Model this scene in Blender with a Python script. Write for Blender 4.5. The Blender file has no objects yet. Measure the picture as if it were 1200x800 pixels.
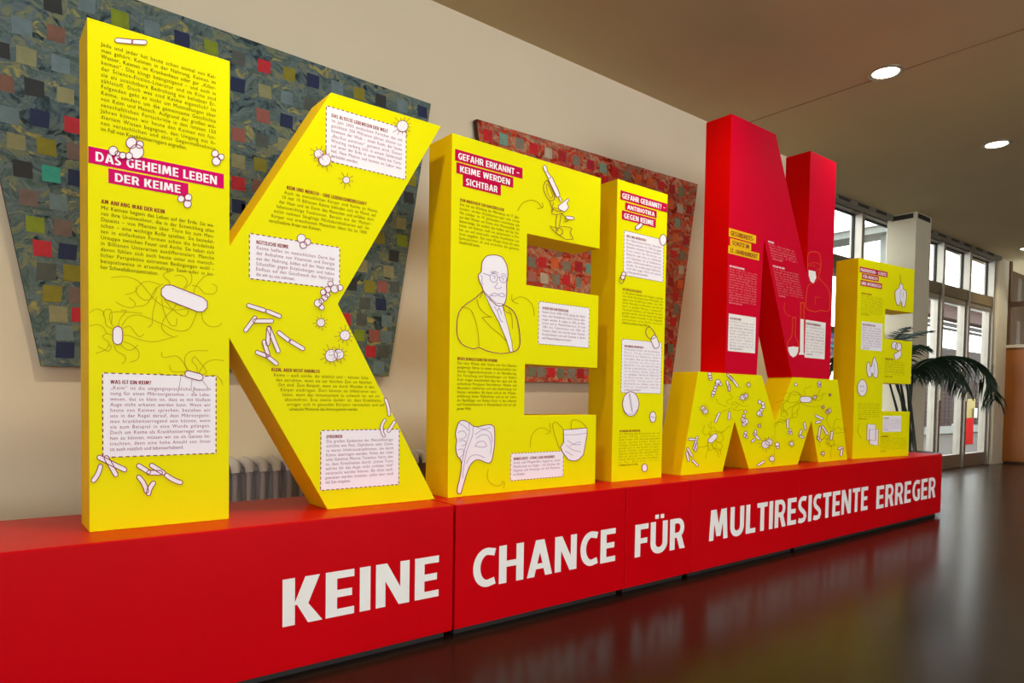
import bpy, bmesh, math, random
from mathutils import Vector, Matrix
random.seed(7)
SC = bpy.context.scene
COL = SC.collection
R = math.radians

# ------------------------------------------------------------------ camera
CX, CY, FP = 603.439, 491.052, 799.218
YAW, PITCH, ROLL = R(38.8625), R(-1.8791), R(0.9023)
EYE = Vector((-0.2553, -1.8962, 0.8161))
_f = Vector((math.sin(YAW)*math.cos(PITCH), math.cos(YAW)*math.cos(PITCH), math.sin(PITCH)))
_r = Vector((math.cos(YAW), -math.sin(YAW), 0)); _u = _r.cross(_f)
_r, _u = _r*math.cos(ROLL)+_u*math.sin(ROLL), _u*math.cos(ROLL)-_r*math.sin(ROLL)
cam = bpy.data.cameras.new('camera'); co = bpy.data.objects.new('camera', cam); COL.objects.link(co)
M = Matrix((_r, _u, -_f)).transposed().to_4x4(); M.translation = EYE; co.matrix_world = M
cam.sensor_width = 36; cam.lens = FP/1200*36
cam.shift_x = (600-CX)/1200; cam.shift_y = (CY-400)/1200; cam.clip_start = .05
SC.camera = co

def ray(p): return _f + _r*((p[0]-CX)/FP) - _u*((p[1]-CY)/FP)
def at_y(p, Y):
    d = ray(p); return EYE + d*((Y-EYE.y)/d.y)
def at_z(p, Z):
    d = ray(p); return EYE + d*((Z-EYE.z)/d.z)
def at_x(p, X):
    d = ray(p); return EYE + d*((X-EYE.x)/d.x)

# ------------------------------------------------------------------ world and light
w = bpy.data.worlds.new('sky'); SC.world = w; w.use_nodes = True
bg = w.node_tree.nodes['Background']; bg.inputs[0].default_value = (0.93, 0.97, 1, 1); bg.inputs[1].default_value = 4.8
def area(name, loc, aim, sx, sy, power, col):
    l = bpy.data.lights.new(name, 'AREA'); l.shape = 'RECTANGLE'; l.size = sx; l.size_y = sy; l.energy = power; l.color = col
    o = bpy.data.objects.new(name, l); COL.objects.link(o); o.location = loc
    o.rotation_euler = (Vector(aim)-Vector(loc)).to_track_quat('-Z', 'Y').to_euler(); return o
area('window_daylight', (1.5, -5.6, 1.5), (1.5, 0, 1.1), 7.0, 2.2, 40, (1, .98, .96))
area('left_fill', (-3.6, -2.2, 1.7), (1.0, .3, 1.1), 2.6, 1.8, 16, (1, .97, .92))  # unseen fill light added from the left; that wall has no window
SC.view_settings.view_transform = 'Standard'; SC.view_settings.look = 'None'
SC.view_settings.gamma = 1; SC.view_settings.exposure = 0.04; SC.view_settings.use_curve_mapping = False

# ------------------------------------------------------------------ materials
def lin(c):
    c = c/255; return c/12.92 if c <= .04045 else ((c+.055)/1.055)**2.4
def rgb(r, g, b): return (lin(r), lin(g), lin(b), 1)
def mat(name, col, rough=.5, metal=0, spec=.5, var=0, scale=8, bump=0, bscale=60, emit=None, detail=4):
    m = bpy.data.materials.new(name); m.use_nodes = True; nt = m.node_tree; b = nt.nodes['Principled BSDF']
    b.inputs['Base Color'].default_value = col; b.inputs['Roughness'].default_value = rough
    b.inputs['Metallic'].default_value = metal; b.inputs['Specular IOR Level'].default_value = spec
    tc = nt.nodes.new('ShaderNodeTexCoord')
    if var:
        n = nt.nodes.new('ShaderNodeTexNoise'); n.inputs['Scale'].default_value = scale; n.inputs['Detail'].default_value = detail
        nt.links.new(tc.outputs['Object'], n.inputs['Vector'])
        r = nt.nodes.new('ShaderNodeValToRGB')
        r.color_ramp.elements[0].position = .3; r.color_ramp.elements[1].position = .7
        r.color_ramp.elements[0].color = [c*(1-var) for c in col[:3]]+[1]
        r.color_ramp.elements[1].color = [min(1, c*(1+var)) for c in col[:3]]+[1]
        nt.links.new(n.outputs['Fac'], r.inputs['Fac']); nt.links.new(r.outputs['Color'], b.inputs['Base Color'])
    if bump:
        n = nt.nodes.new('ShaderNodeTexNoise'); n.inputs['Scale'].default_value = bscale; n.inputs['Detail'].default_value = 3
        nt.links.new(tc.outputs['Object'], n.inputs['Vector'])
        k = nt.nodes.new('ShaderNodeBump'); k.inputs['Strength'].default_value = bump; k.inputs['Distance'].default_value = .004
        nt.links.new(n.outputs['Fac'], k.inputs['Height']); nt.links.new(k.outputs['Normal'], b.inputs['Normal'])
    if emit:
        b.inputs['Emission Color'].default_value = emit[0]; b.inputs['Emission Strength'].default_value = emit[1]
    return m
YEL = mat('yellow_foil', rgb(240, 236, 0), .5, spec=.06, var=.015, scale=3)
YSIDE = mat('yellow_bounce_tint', rgb(244, 208, 0), .5, spec=.06, var=.03, scale=5)  # face yellow with side shade and red plinth bounce put into the colour
CRIM = mat('crimson_foil', rgb(212, 0, 44), .5, spec=.06, var=.02, scale=3)
REDS = mat('red_paint', rgb(226, 0, 0), .5, spec=.06, var=.03, scale=4)
PLI = mat('plinth_red_lacquer', rgb(206, 0, 14), .34, spec=.1, var=.03, scale=3)
MAG = mat('magenta_print', rgb(212, 0, 104), .45, spec=.08)
CRP = mat('crimson_print', rgb(198, 0, 70), .45, spec=.08)
WHT = mat('white_print', rgb(250, 246, 255), .5, spec=.08)
CREAMW = mat('cream_white_lettering', rgb(250, 248, 246), .5, spec=.08)
INK = mat('dark_ink', rgb(58, 48, 4), .5, spec=.08)
INKW = mat('plum_ink', rgb(150, 76, 120), .5, spec=.08)
HEAD = mat('heading_ink', rgb(140, 24, 40), .5, spec=.08)
LINE = mat('outline_ink', rgb(140, 30, 84), .5, spec=.08)
FLAG = mat('fine_line_ink', rgb(150, 122, 6), .5, spec=.08)
LILAC = mat('lilac_line_ink', rgb(172, 130, 190), .5, spec=.08)
ORAN = mat('orange_line_ink', rgb(235, 92, 20), .5, spec=.08)
LABY = mat('label_yellow_print', rgb(240, 196, 20), .5, spec=.08)
PINKT = mat('pale_pink_ink', rgb(240, 180, 190), .5, spec=.08)
WALL = mat('cream_wall_paint', rgb(240, 229, 202), .85, spec=.15, var=.02, scale=2, bump=.12, bscale=140)
CEIL = mat('ceiling_plaster', rgb(196, 180, 144), .9, spec=.1, var=.05, scale=.9, bump=.1, bscale=30)
PILM = mat('pillar_paint', rgb(214, 204, 180), .8, spec=.2, var=.02)
ALU = mat('aluminium_frame', rgb(168, 160, 148), .42, metal=.8, var=.05)
DARKM = mat('dark_gasket', rgb(30, 26, 24), .6)
WOOD = mat('orange_brown_veneer', rgb(156, 88, 24), .4, var=.12, scale=3)
BROWNW = mat('dark_brown_wood', rgb(86, 58, 34), .5, var=.15, scale=5)
RADM = mat('radiator_enamel', rgb(226, 224, 226), .35, spec=.5, var=.03)
LAMPR = mat('lamp_ring_metal', rgb(170, 160, 140), .35, metal=.5)
LAMPE = mat('lamp_glow', rgb(255, 244, 214), .4, emit=((1, .9, .68, 1), 14))
LEAF = mat('palm_leaf', rgb(22, 44, 24), .45, var=.3, scale=9)
STEM = mat('palm_stem', rgb(26, 34, 20), .5, var=.2)
POTM = mat('dark_planter', rgb(48, 42, 40), .5)
SOIL = mat('soil', rgb(50, 36, 26), .95, var=.3, scale=40)
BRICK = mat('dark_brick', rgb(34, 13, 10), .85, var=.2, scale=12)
MORT = mat('mortar', rgb(76, 68, 62), .9)
RENDER = mat('white_render', rgb(225, 224, 216), .85, var=.03)
PAVE = mat('courtyard_paving', rgb(58, 52, 44), .9, var=.1, scale=3)
GREYM = mat('grey_fascia', rgb(128, 130, 124), .7, var=.05)
SIGNR = mat('red_sign_paint', rgb(160, 4, 8), .7, spec=.03)
BANN = mat('cream_banner_fabric', rgb(186, 178, 140), .8)
PURP = mat('purple_print', rgb(90, 60, 150), .6)
TURQ = mat('turquoise_print', rgb(60, 170, 175), .6)
BLUEP = mat('blue_print', rgb(40, 70, 130), .6)
def glass_mat():
    m = bpy.data.materials.new('window_glass'); m.use_nodes = True; nt = m.node_tree; nt.nodes.clear()
    o = nt.nodes.new('ShaderNodeOutputMaterial'); g = nt.nodes.new('ShaderNodeBsdfGlossy'); t = nt.nodes.new('ShaderNodeBsdfTransparent')
    g.inputs['Roughness'].default_value = .02; t.inputs[0].default_value = (.96, .98, .97, 1)
    f = nt.nodes.new('ShaderNodeFresnel'); f.inputs[0].default_value = 1.45; x = nt.nodes.new('ShaderNodeMixShader')
    ge = nt.nodes.new('ShaderNodeNewGeometry'); mm = nt.nodes.new('ShaderNodeMath'); mm.operation = 'SUBTRACT'; mm.inputs[0].default_value = 1; nt.links.new(ge.outputs['Backfacing'], mm.inputs[1])
    m2 = nt.nodes.new('ShaderNodeMath'); m2.operation = 'MULTIPLY'; nt.links.new(f.outputs[0], m2.inputs[0]); nt.links.new(mm.outputs[0], m2.inputs[1]); nt.links.new(m2.outputs[0], x.inputs[0]); nt.links.new(t.outputs[0], x.inputs[1]); nt.links.new(g.outputs[0], x.inputs[2]); nt.links.new(x.outputs[0], o.inputs[0])
    return m
GLASS = glass_mat()
def floor_mat():
    m = mat('polished_dark_stone_floor', rgb(44, 30, 26), .2, spec=.14); nt = m.node_tree; b = nt.nodes['Principled BSDF']
    tc = nt.nodes.new('ShaderNodeTexCoord')
    n = nt.nodes.new('ShaderNodeTexNoise'); n.inputs['Scale'].default_value = 1.3; n.inputs['Detail'].default_value = 9; n.inputs['Roughness'].default_value = .65
    nt.links.new(tc.outputs['Object'], n.inputs['Vector'])
    r = nt.nodes.new('ShaderNodeValToRGB'); e = r.color_ramp.elements
    e[0].position = .3; e[0].color = rgb(38, 20, 18); e[1].position = .7; e[1].color = rgb(48, 34, 24)
    nt.links.new(n.outputs['Fac'], r.inputs['Fac'])
    n2 = nt.nodes.new('ShaderNodeTexNoise'); n2.inputs['Scale'].default_value = 45; n2.inputs['Detail'].default_value = 2
    nt.links.new(tc.outputs['Object'], n2.inputs['Vector'])
    r2 = nt.nodes.new('ShaderNodeValToRGB'); r2.color_ramp.elements[0].position = .76; r2.color_ramp.elements[1].position = .8
    r2.color_ramp.elements[1].color = (.12, .1, .08, 1)
    nt.links.new(n2.outputs['Fac'], r2.inputs['Fac'])
    br = nt.nodes.new('ShaderNodeTexBrick'); br.offset = 0; br.inputs['Scale'].default_value = 1
    br.inputs['Brick Width'].default_value = .6; br.inputs['Row Height'].default_value = .6; br.inputs['Mortar Size'].default_value = .0035
    br.inputs['Color1'].default_value = (1, 1, 1, 1); br.inputs['Color2'].default_value = (.86, .84, .8, 1); br.inputs['Mortar'].default_value = (.5, .5, .5, 1)
    nt.links.new(tc.outputs['Object'], br.inputs['Vector'])
    a = nt.nodes.new('ShaderNodeMixRGB'); a.blend_type = 'ADD'; a.inputs[0].default_value = .5
    nt.links.new(r.outputs[0], a.inputs[1]); nt.links.new(r2.outputs[0], a.inputs[2])
    mu = nt.nodes.new('ShaderNodeMixRGB'); mu.blend_type = 'MULTIPLY'; mu.inputs[0].default_value = 1
    nt.links.new(a.outputs[0], mu.inputs[1]); nt.links.new(br.outputs['Color'], mu.inputs[2]); nt.links.new(mu.outputs[0], b.inputs['Base Color'])
    rr = nt.nodes.new('ShaderNodeMapRange'); rr.inputs['To Min'].default_value = .17; rr.inputs['To Max'].default_value = .28
    nt.links.new(n.outputs['Fac'], rr.inputs['Value']); nt.links.new(rr.outputs[0], b.inputs['Roughness'])
    return m
FLOOR = floor_mat()
def canvas_mat(name, cols, scale):
    m = mat(name, cols[0], .75, spec=.15); nt = m.node_tree; b = nt.nodes['Principled BSDF']; tc = nt.nodes.new('ShaderNodeTexCoord')
    n0 = nt.nodes.new('ShaderNodeTexNoise'); n0.inputs['Scale'].default_value = 6; nt.links.new(tc.outputs['Object'], n0.inputs['Vector'])
    ad = nt.nodes.new('ShaderNodeMixRGB'); ad.inputs[0].default_value = .16
    nt.links.new(tc.outputs['Object'], ad.inputs[1]); nt.links.new(n0.outputs['Color'], ad.inputs[2])
    def strokes(rot, sc, stretch):
        mp = nt.nodes.new('ShaderNodeMapping'); mp.inputs['Scale'].default_value = (1, 1, stretch); mp.inputs['Rotation'].default_value = (0, rot, 0)
        nt.links.new(ad.outputs[0], mp.inputs['Vector'])
        v = nt.nodes.new('ShaderNodeTexVoronoi'); v.inputs['Scale'].default_value = sc; nt.links.new(mp.outputs[0], v.inputs['Vector'])
        sp = nt.nodes.new('ShaderNodeSeparateColor'); nt.links.new(v.outputs['Color'], sp.inputs[0]); return sp.outputs[0]
    a1 = strokes(.6, scale*2.2, 3.2); a2 = strokes(-.9, scale*3.1, 3.6)
    big = nt.nodes.new('ShaderNodeTexNoise'); big.inputs['Scale'].default_value = scale*.8; nt.links.new(tc.outputs['Object'], big.inputs['Vector'])
    sel = nt.nodes.new('ShaderNodeMath'); sel.operation = 'GREATER_THAN'; sel.inputs[1].default_value = .5; nt.links.new(big.outputs['Fac'], sel.inputs[0])
    mx = nt.nodes.new('ShaderNodeMix'); nt.links.new(sel.outputs[0], mx.inputs[0]); nt.links.new(a1, mx.inputs[2]); nt.links.new(a2, mx.inputs[3])
    fine = nt.nodes.new('ShaderNodeTexNoise'); fine.inputs['Scale'].default_value = scale*9; fine.inputs['Detail'].default_value = 5; nt.links.new(ad.outputs[0], fine.inputs['Vector'])
    f1 = nt.nodes.new('ShaderNodeMath'); f1.operation = 'MULTIPLY_ADD'; f1.inputs[1].default_value = .55; nt.links.new(fine.outputs['Fac'], f1.inputs[0])
    f2 = nt.nodes.new('ShaderNodeMath'); f2.operation = 'MULTIPLY_ADD'; f2.inputs[1].default_value = .8; f2.inputs[2].default_value = -.18; nt.links.new(mx.outputs[0], f2.inputs[0]); nt.links.new(f2.outputs[0], f1.inputs[2])
    r = nt.nodes.new('ShaderNodeValToRGB'); cr = r.color_ramp
    while len(cr.elements) < len(cols): cr.elements.new(.5)
    for i, c in enumerate(cols): cr.elements[i].position = .06+.88*i/(len(cols)-1); cr.elements[i].color = c
    nt.links.new(f1.outputs[0], r.inputs['Fac']); nt.links.new(r.outputs[0], b.inputs['Base Color'])
    k = nt.nodes.new('ShaderNodeBump'); k.inputs['Strength'].default_value = .4; k.inputs['Distance'].default_value = .008
    nt.links.new(f1.outputs[0], k.inputs['Height']); nt.links.new(k.outputs[0], b.inputs['Normal'])
    return m
CANT = canvas_mat('teal_brushed_canvas', [rgb(44, 58, 62), rgb(84, 104, 112), rgb(106, 126, 122), rgb(78, 98, 96), rgb(116, 134, 136), rgb(92, 112, 108), rgb(106, 124, 134), rgb(136, 142, 104), rgb(98, 116, 116), rgb(176, 168, 96)], 6)
CANR = canvas_mat('red_brushed_canvas', [rgb(120, 36, 28), rgb(206, 60, 38), rgb(150, 136, 110), rgb(222, 92, 56), rgb(196, 48, 34), rgb(134, 122, 100), rgb(214, 112, 76), rgb(186, 170, 138), rgb(226, 70, 44), rgb(110, 112, 96)], 6)

# ------------------------------------------------------------------ mesh helpers
def tag(o, label=None, cat=None, group=None, kind=None):
    if label: o['label'] = label
    if cat: o['category'] = cat
    if group: o['group'] = group
    if kind: o['kind'] = kind
    return o
def link(name, me, parent=None):
    o = bpy.data.objects.new(name, me); COL.objects.link(o)
    if parent: o.parent = parent
    return o
def empty(name, loc, rz=0):
    o = bpy.data.objects.new(name, None); COL.objects.link(o); o.location = loc; o.rotation_euler = (0, 0, rz); o.empty_display_size = .1
    return o
class MB:
    """collects polygons; origin of the finished mesh is given at build"""
    def __init__(s): s.v = []; s.f = []; s.mi = []; s.sm = []
    def poly(s, pts, mi=0, smooth=False):
        b = len(s.v); s.v += [tuple(p) for p in pts]; s.f.append(tuple(range(b, b+len(pts)))); s.mi.append(mi); s.sm.append(smooth)
    def raw(s, vs, fs, mi=0, smooth=False):
        b = len(s.v); s.v += [tuple(p) for p in vs]
        for f in fs: s.f.append(tuple(b+i for i in f)); s.mi.append(mi); s.sm.append(smooth)
    def box(s, a, b, mi=0):
        (x0, y0, z0), (x1, y1, z1) = a, b
        v = [(x0,y0,z0),(x1,y0,z0),(x1,y1,z0),(x0,y1,z0),(x0,y0,z1),(x1,y0,z1),(x1,y1,z1),(x0,y1,z1)]
        s.raw(v, [(0,3,2,1),(4,5,6,7),(0,1,5,4),(1,2,6,5),(2,3,7,6),(3,0,4,7)], mi)
    def prism(s, outline, y0, y1, mi_front=0, mi_side=0):
        """outline in (x,z), front face at y0"""
        n = len(outline); A = sum(outline[i][0]*outline[(i+1)%n][1]-outline[(i+1)%n][0]*outline[i][1] for i in range(n))
        if A < 0: outline = outline[::-1]
        v = [(x, y0, z) for x, z in outline]+[(x, y1, z) for x, z in outline]
        s.raw(v, [tuple(range(n))], mi_front)
        b = len(s.v)-2*n
        s.f.append(tuple(b+n+i for i in range(n-1, -1, -1))); s.mi.append(mi_side); s.sm.append(False)
        for i in range(n):
            j = (i+1) % n; s.f.append((b+i, b+n+i, b+n+j, b+j)); s.mi.append(mi_side); s.sm.append(False)
    def tube(s, pts, rad, n=8, mi=0, caps=True):
        pts = [Vector(p) for p in pts]; rs = rad if isinstance(rad, (list, tuple)) else [rad]*len(pts)
        vs = []; fs = []; ref = None
        for i, p in enumerate(pts):
            t = (pts[min(i+1, len(pts)-1)]-pts[max(i-1, 0)]).normalized()
            if ref is None: ref = Vector((0, 0, 1)) if abs(t.z) < .9 else Vector((1, 0, 0))
            a = t.cross(ref).normalized(); b = t.cross(a).normalized(); ref = -b if False else ref
            for k in range(n):
                q = 2*math.pi*k/n; vs.append(p+(a*math.cos(q)+b*math.sin(q))*rs[i])
        for i in range(len(pts)-1):
            for k in range(n):
                fs.append((i*n+k, i*n+(k+1) % n, (i+1)*n+(k+1) % n, (i+1)*n+k))
        if caps: fs.append(tuple(range(n))); fs.append(tuple((len(pts)-1)*n+k for k in range(n-1, -1, -1)))
        s.raw(vs, fs, mi, True)
    def lathe(s, prof, c=(0,0,0), n=28, mi=0):
        vs = []; fs = []
        for r, z in prof:
            for k in range(n): vs.append((c[0]+r*math.cos(2*math.pi*k/n), c[1]+r*math.sin(2*math.pi*k/n), c[2]+z))
        for i in range(len(prof)-1):
            for k in range(n): fs.append((i*n+k, i*n+(k+1) % n, (i+1)*n+(k+1) % n, (i+1)*n+k))
        s.raw(vs, fs, mi, True)
    def build(s, name, mats, parent=None, bevel=0, merge=False):
        if not isinstance(mats, (list, tuple)): mats = [mats]
        me = bpy.data.meshes.new(name); me.from_pydata(s.v, [], s.f)
        for m in mats: me.materials.append(m)
        me.polygons.foreach_set('material_index', s.mi); me.polygons.foreach_set('use_smooth', s.sm); me.update()
        if merge:
            bm = bmesh.new(); bm.from_mesh(me); bmesh.ops.remove_doubles(bm, verts=bm.verts, dist=1e-5); bm.to_mesh(me); bm.free()
        o = link(name, me, parent)
        if bevel:
            b = o.modifiers.new('bevel', 'BEVEL'); b.width = bevel; b.segments = 2; b.limit_method = 'ANGLE'; b.angle_limit = R(40)
        return o
def box_obj(name, a, b, m, parent=None, bevel=0, kind=None):
    mb = MB(); mb.box(a, b); o = mb.build(name, m, parent, bevel)
    if kind: o['kind'] = kind
    return o

# ------------------------------------------------------------------ lettering (built-in font, glyph meshes cached)
GL = {}
def glyph(ch, bold):
    k = (ch, bold)
    if k in GL: return GL[k]
    def mk(t):
        c = bpy.data.curves.new('glyph', 'FONT'); c.body = t; c.size = 1; c.resolution_u = 2; c.offset = .012 if bold and ch != 'M' else 0
        o = bpy.data.objects.new('glyph', c); COL.objects.link(o)
        return c, o
    c, o = mk('|'+ch+'|'); c2, o2 = mk('||'); c3, o3 = mk(ch)
    bpy.context.view_layer.update()
    dg = bpy.context.evaluated_depsgraph_get()
    def mesh(ob):
        e = ob.evaluated_get(dg); me = e.to_mesh(); v = [tuple(q.co) for q in me.vertices]; f = [tuple(p.vertices) for p in me.polygons]; e.to_mesh_clear(); return v, f
    v, f = mesh(o); v2, _ = mesh(o2); v3, f3 = mesh(o3)
    adv = (max(q[0] for q in v)-max(q[0] for q in v2))+(.035 if bold else .0)
    x0 = 0
    for a, b in ((o, c), (o2, c2), (o3, c3)): bpy.data.objects.remove(a); bpy.data.curves.remove(b)
    GL[k] = (adv, [(a[0]+(.017 if bold else 0), a[1]) for a in v3], f3)
    return GL[k]
def natural(s, bold): return sum(glyph(c, bold)[0] for c in s)
CAPH = .73
# bold condensed capitals drawn as strokes (cap height 1); each stroke is one polygon strip
def _bold():
    S, B = .205, .165
    def rc(x0, y0, x1, y1): return ([(x0, y0), (x1, y0), (x1, y1), (x0, y1)], [(0, 1, 2, 3)])
    def pa(x0, y0, x1, y1, w=.225): return ([(x0, y0), (x0+w, y0), (x1+w, y1), (x1, y1)], [(0, 1, 2, 3)])
    def rb(pts, w=.19):
        n = len(pts); L = []; Q = []
        for i, p in enumerate(pts):
            a, b = pts[max(i-1, 0)], pts[min(i+1, n-1)]; dx, dy = b[0]-a[0], b[1]-a[1]; q = math.hypot(dx, dy)
            L.append((p[0]-dy/q*w/2, p[1]+dx/q*w/2)); Q.append((p[0]+dy/q*w/2, p[1]-dx/q*w/2))
        return (L+Q, [(i, n+i, n+i+1, i+1) for i in range(n-1)])
    def el(cx, cy, rx, ry, a0, a1, n=14): return [(cx+rx*math.cos(R(a0+(a1-a0)*i/n)), cy+ry*math.sin(R(a0+(a1-a0)*i/n))) for i in range(n+1)]
    st = rc(0, 0, S, 1); G = {}
    G['A'] = (.74, [pa(0, 0, .245, 1, .21), pa(.53, 0, .285, 1, .21), rc(.15, .2, .59, .35)])
    bow = lambda cy, ry, rx=.16, x=.34: rb([(S*.5, cy-ry)]+el(x, cy, rx, ry, -90, 90)+[(S*.5, cy+ry)], B)
    G['B'] = (.62, [st, bow(.29, .21, .19), bow(.71, .21, .16)])
    G['C'] = (.60, [rb([(.57, .13)]+el(.37, .5, .27, .415, -75, -285, 20)+[(.57, .87)], .185)])
    G['D'] = (.68, [st, rb([(S*.5, B/2)]+el(.31, .5, .265, .5-B/2, -90, 90, 16)+[(S*.5, 1-B/2)], .175)])
    G['E'] = (.55, [st, rc(S, 0, .52, B), rc(S, .42, .48, .42+B), rc(S, 1-B, .52, 1)])
    G['F'] = (.51, [st, rc(S, .40, .46, .40+B), rc(S, 1-B, .50, 1)])
    G['G'] = (.66, [rb([(.53, .115)]+el(.38, .5, .28, .415, -85, -285, 20)+[(.60, .87)], .185), rc(.42, .42, .63, .42+.14), rc(.44, .06, .63, .43)])
    G['H'] = (.70, [st, rc(.47, 0, .47+S, 1), rc(S, .42, .47, .42+B)])
    G['I'] = (.235, [st])
    G['J'] = (.38, [rb([(-.04, .06), (.08, .075), (.17, .14), (.21, .26), (.215, 1)], .2)])
    G['K'] = (.66, [st, pa(S-.02, .42, .38, 1, .25), ([(S, .50), (.31, .62), (.68, 0), (.43, 0)], [(0, 3, 2, 1)])])
    G['L'] = (.50, [st, rc(S, 0, .49, B)])
    G['M'] = (.90, [pa(0, 0, .07, 1, .2), pa(.66, 0, .59, 1, .2), pa(.335, .12, .13, 1, .19), pa(.335, .12, .54, 1, .19)])
    G['N'] = (.72, [rc(0, 0, .19, 1), rc(.49, 0, .68, 1), pa(.46, 0, 0, 1, .22)])
    G['O'] = (.74, [rb(el(.36, .5, .265, .415, 90, 450, 26), .185)])
    G['P'] = (.59, [st, bow(.69, .23, .19, .33)])
    G['Q'] = (.74, G['O'][1]+[pa(.42, -.14, .36, .12, .2)])
    G['R'] = (.64, [st, bow(.69, .23, .18, .33), pa(.41, 0, .24, .5, .22)])
    G['S'] = (.55, [rb([(.03, .12), (.14, .085), (.26, .085), (.37, .12), (.425, .22), (.41, .33), (.33, .41), (.2, .5), (.115, .58), (.085, .68), (.105, .81), (.19, .9), (.3, .92), (.41, .905), (.48, .88)], .18)])
    G['T'] = (.56, [rc(.165, 0, .165+S, 1-B), rc(-.01, 1-B, .545, 1)])
    G['U'] = (.69, [rb([(.10, 1)]+el(.335, .33, .235, .245, 180, 360)+[(.57, 1)], .2)])
    G['V'] = (.68, [pa(.22, 0, 0, 1, .21), pa(.24, 0, .46, 1, .21)])
    G['W'] = (.98, [pa(.14, 0, 0, 1, .19), pa(.16, 0, .37, 1, .19), pa(.60, 0, .38, 1, .19), pa(.62, 0, .77, 1, .19)])
    G['X'] = (.66, [pa(0, 0, .42, 1, .22), pa(.42, 0, 0, 1, .22)])
    G['Y'] = (.62, [pa(.2, .38, 0, 1, .21), pa(.2, .38, .4, 1, .21), rc(.205, 0, .405, .42)])
    G['Z'] = (.56, [rc(0, 0, .54, B), rc(0, 1-B, .54, 1), pa(0, B, .3, 1-B, .24)])
    dots = lambda x: [rc(x-.17, 1.09, x-.03, 1.22), rc(x+.04, 1.09, x+.18, 1.22)]
    G['Ä'] = (.74, G['A'][1]+dots(.37)); G['Ö'] = (.74, G['O'][1]+dots(.36)); G['Ü'] = (.69, G['U'][1]+dots(.335))
    G['-'] = (.34, [rc(.02, .36, .28, .5)]); G['–'] = (.52, [rc(.03, .38, .45, .51)]); G['.'] = (.24, [rc(0, 0, .19, .19)]); G[','] = (.24, [pa(-.02, -.14, .03, .18, .17)])
    G['?'] = (.50, [rb([(.03, .88), (.14, .91), (.27, .89), (.34, .8), (.32, .68), (.22, .56), (.2, .42), (.2, .32)], .18), rc(.1, 0, .3, .19)])
    G['1'] = (.42, [rc(.12, 0, .32, 1), pa(-.02, .74, .14, 1, .18)])
    G['2'] = (.56, [rb([(.05, .87), (.17, .915), (.33, .89), (.41, .77), (.38, .62), (.25, .42), (.1, .2), (.06, .08)], .18), rc(.0, 0, .52, B)])
    G[' '] = (.26, [])
    out = {}
    for k, (adv, parts) in G.items():
        v = []; f = []
        for i, (pv, pf) in enumerate(parts):
            b = len(v); v += [(x*CAPH, y*CAPH, i) for x, y in pv]; f += [tuple(b+j for j in q) for q in pf]
        out[k] = ((adv+.075)*CAPH, v, f)
    return out
BOLD = _bold()
_glyph = glyph
def glyph(ch, bold):
    if bold and ch in BOLD: return BOLD[ch]
    k = (ch, bold, 'z')
    if k not in GL:
        a, v, f = _glyph(ch, bold); GL[k] = (a, [(p[0], p[1], 0) for p in v], f)
    return GL[k]
def put_line(mb, face, s, x0, x1, zb, cap, off, mi, bold=False, fit=True, slope=0, x_scale=.95):
    """one line of lettering in face coordinates: baseline zb, cap height cap, filling x0..x1 when fit"""
    size = cap/CAPH; nw = natural(s, bold)*size*x_scale; W = x1-x0
    sx = x_scale; extra_sp = 0; track = 0; nsp = s.count(' ')
    if fit == 'scale': sx = x_scale*W/nw
    elif nw > W or not fit:
        if nw > W: sx = x_scale*W/nw
    else:
        left = W-nw
        if nsp: extra_sp = min(left*.4/nsp, size*.12)
        track = (left-extra_sp*nsp)/max(1, len(s)-1)
    x = x0
    for ch in s:
        adv, v, f = glyph(ch, bold)
        if f: mb.raw([face(x+a*size*sx, zb+b*size, off+c*4e-5) for a, b, c in v], f, mi)
        x += adv*size*sx+track+(extra_sp if ch == ' ' else 0)
def wrap(text, n):
    words = text.split(); tot = len(text); lines = []; cur = ''; done = 0
    for wd in words:
        target = (tot-done)/max(1, n-len(lines))
        if cur and len(cur)+len(wd)*.5 > target and len(lines) < n-1:
            lines.append(cur); done += len(cur)+1; cur = wd
        else: cur = (cur+' '+wd).strip()
    lines.append(cur); return lines

class Face:
    """a vertical printed face: origin, direction along it; local coordinates (s, z)"""
    def __init__(s, o, d): s.o = Vector((o[0], o[1], 0)); s.d = Vector((d[0], d[1], 0)).normalized(); s.n = Vector((s.d.y, -s.d.x, 0))
    def __call__(s, x, z, off=0): return s.o+s.d*x+s.n*off+Vector((0, 0, z))
    def px(s, p):
        r = ray(p); t = (s.o-EYE).dot(s.n)/r.dot(s.n); q = EYE+r*t; return ((q-s.o).dot(s.d), q.z)
YF = .1478
FR = Face((0, YF), (1, 0))
L1, L2, L3, L4, L5 = .0006, .0011, .0016, .0021, .0026

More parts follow.
